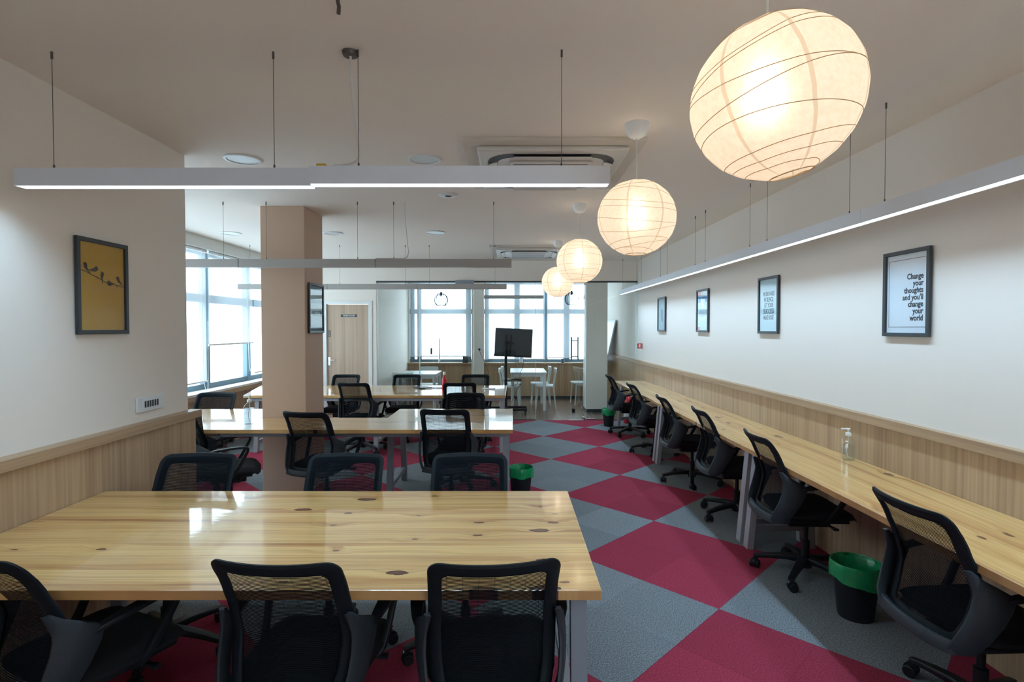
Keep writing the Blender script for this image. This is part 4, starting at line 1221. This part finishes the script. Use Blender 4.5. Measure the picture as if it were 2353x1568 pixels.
# screen on a wheeled stand, seen from behind
t = thing('screen_stand', (-.105, 10.35, 0), 0, 'black wheeled screen stand with hanging cables in the glass room', 'stand')
MB().lathe([(0, .08), (.028, .08), (.028, 1.36), (0, 1.36)], 18).build('pole', M['black'], t, smooth=True)
MB().box(-.04, .04, -.30, .08, .06, .10).box(-.36, .40, -.30, -.24, .06, .10).box(-.36, .40, .04, .10, .06, .10).build('base', M['black'], t, bevel=.006)
for sx, sy in ((-.33, -.27), (.37, -.27), (-.33, .07), (.37, .07)):
    MB().lathe([(0, -.012), (.03, -.014), (.03, .014), (0, .012)], 16, axis='x', c=(sx, sy, .03)).box(sx - .02, sx + .02, sy - .015, sy + .015, .035, .06).build('caster', M['black'], t, smooth=True)
MB().box(-.05, .30, -.02, .16, .605, .622).build('shelf', M['black'], t, bevel=.003)
for pts in ([(-.08, -.03, 1.08), (-.06, -.04, .95), (-.02, -.05, .82), (.0, -.05, .62)], [(.33, -.03, 1.06), (.33, -.05, .9), (.27, -.05, .72), (.28, -.05, .55), (.2, -.05, .40), (.10, -.05, .18)],
            [(.24, -.03, .64), (.20, -.05, .53), (.05, -.05, .52), (.02, -.05, .6)]):
    MB().sweep(smoothpath(pts), .004, 6).build('cable', M['darkcord'], t, smooth=True)
t = thing('flat_screen', (.035, 10.43, 1.315), -.12, 'black flat screen seen from behind on the wheeled stand', 'screen')
t.rotation_euler = (0, math.radians(2.5), -.12)
MB().box(-.365, .365, .05, .062, -.265, .285).build('panel', M['black'], t, bevel=.003)
MB().box(-.36, .36, .0, .05, -.26, .28).build('back_cover', M['tvback'] if 'tvback' in M else M['framew'], t, bevel=.012)
MB().box(-.16, -.12, -.012, 0, -.20, .16).box(-.06, -.03, -.012, 0, -.20, .16).box(-.18, .02, -.016, -.008, -.02, .02).build('wall_bracket', M['black'], t)
MB().box(-.365, .365, -.012, .0, -.265, -.22).build('lower_trim', M['black'], t, bevel=.004)

# hanging wire lamps
def wire_lamp(x, y, z, r, label):
    t = thing('wire_globe_lamp', (x, y, z), 0, label, 'lamp', 'black wire globe lamps in the glass room')
    f = MB()
    for k in range(14):
        a = 2 * PI * k / 14
        pts = [(r * math.sin(th) * math.cos(a), r * math.sin(th) * math.sin(a), r * math.cos(th)) for th in [.22 + (2.55 - .22) * j / 12 for j in range(13)]]
        f.sweep(pts, .005, 5)
    th = 2.55
    f.sweep([(r * math.sin(th) * math.cos(q * PI / 12), r * math.sin(th) * math.sin(q * PI / 12), r * math.cos(th)) for q in range(25)], .0025, 5, caps=False)
    f.build('wire_cage', M['darkcord'], t, smooth=True)
    MB().lathe([(0, r + .03), (.02, r + .03), (.022, r - .05), (0, r - .05)], 14).build('lamp_holder', M['darkcord'], t, smooth=True)
    MB().lathe([(0, -.03), (.018, -.022), (.028, 0), (.018, .035), (.012, .07), (0, .07)], 16).build('bulb', M['plastic'], t, smooth=True)
    MB().sweep([(0, 0, r + .03), (0, 0, CEIL - z)], .003, 6).build('cord', M['darkcord'], t, smooth=True)
wire_lamp(-1.40, 10.8, 2.165, .135, 'black wire globe lamp hanging in front of the window near the white wall')
wire_lamp(1.20, 10.8, 2.185, .135, 'black wire globe lamp hanging next to the smallest paper lantern')

# whiteboard leaning by the right wall
t = thing('whiteboard', (2.0, 11.1, 0), 0, 'white board leaning against the wall of the glass room', 'whiteboard')
f = MB().add([(.13, -.05, 1.76), (.13, 1.05, 1.76), (-.10, 1.05, .70), (-.10, -.05, .70), (.145, -.05, 1.757), (.145, 1.05, 1.757), (-.085, 1.05, .697), (-.085, -.05, .697)],
             [(0, 1, 2, 3), (7, 6, 5, 4), (0, 4, 5, 1), (1, 5, 6, 2), (2, 6, 7, 3), (3, 7, 4, 0)])
f.build('board', M['white'], t)
fr = MB()
for a, b in (((.13, -.05, 1.76), (-.10, -.05, .70)), ((.13, 1.05, 1.76), (-.10, 1.05, .70)), ((.13, -.05, 1.76), (.13, 1.05, 1.76)), ((-.10, -.05, .70), (-.10, 1.05, .70))): fr.bar(a, b, .025, .025)
fr.build('board_frame', M['metalw'], t)
for y in (.0, 1.0): MB().bar((-.09, y, .75), (-.20, y, 0), .025, .025).bar((-.20, y, .03), (.06, y, .03), .025, .025).build('leg', M['metal'], t)

# things on the far sill
def sill_item(x, w_, h_, m, name, label, cat):
    o = MB().lathe([(0, 0), (w_ * .42, 0), (w_ * .5, h_ * .08), (w_ * .5, h_ * .9), (w_ * .42, h_), (0, h_)], 16).build(name, M[m], loc=(x, YW - .08, .825), smooth=True)
    setp(o, label, cat)
sill_item(1.16, .08, .09, 'darkgreen' if 'darkgreen' in M else 'windowf', 'mug', 'dark mug on the window sill beside the open door handle', 'mug')
sill_item(.22, .09, .12, 'white', 'jar', 'white jar on the window sill under the screen', 'jar')
o = MB().box(-.06, .06, -.03, .03, 0, .14).build('carton', M['framew'], loc=(-1.04, YW - .085, .825), bevel=.003)
setp(o, 'dark carton on the window sill next to the column', 'box')
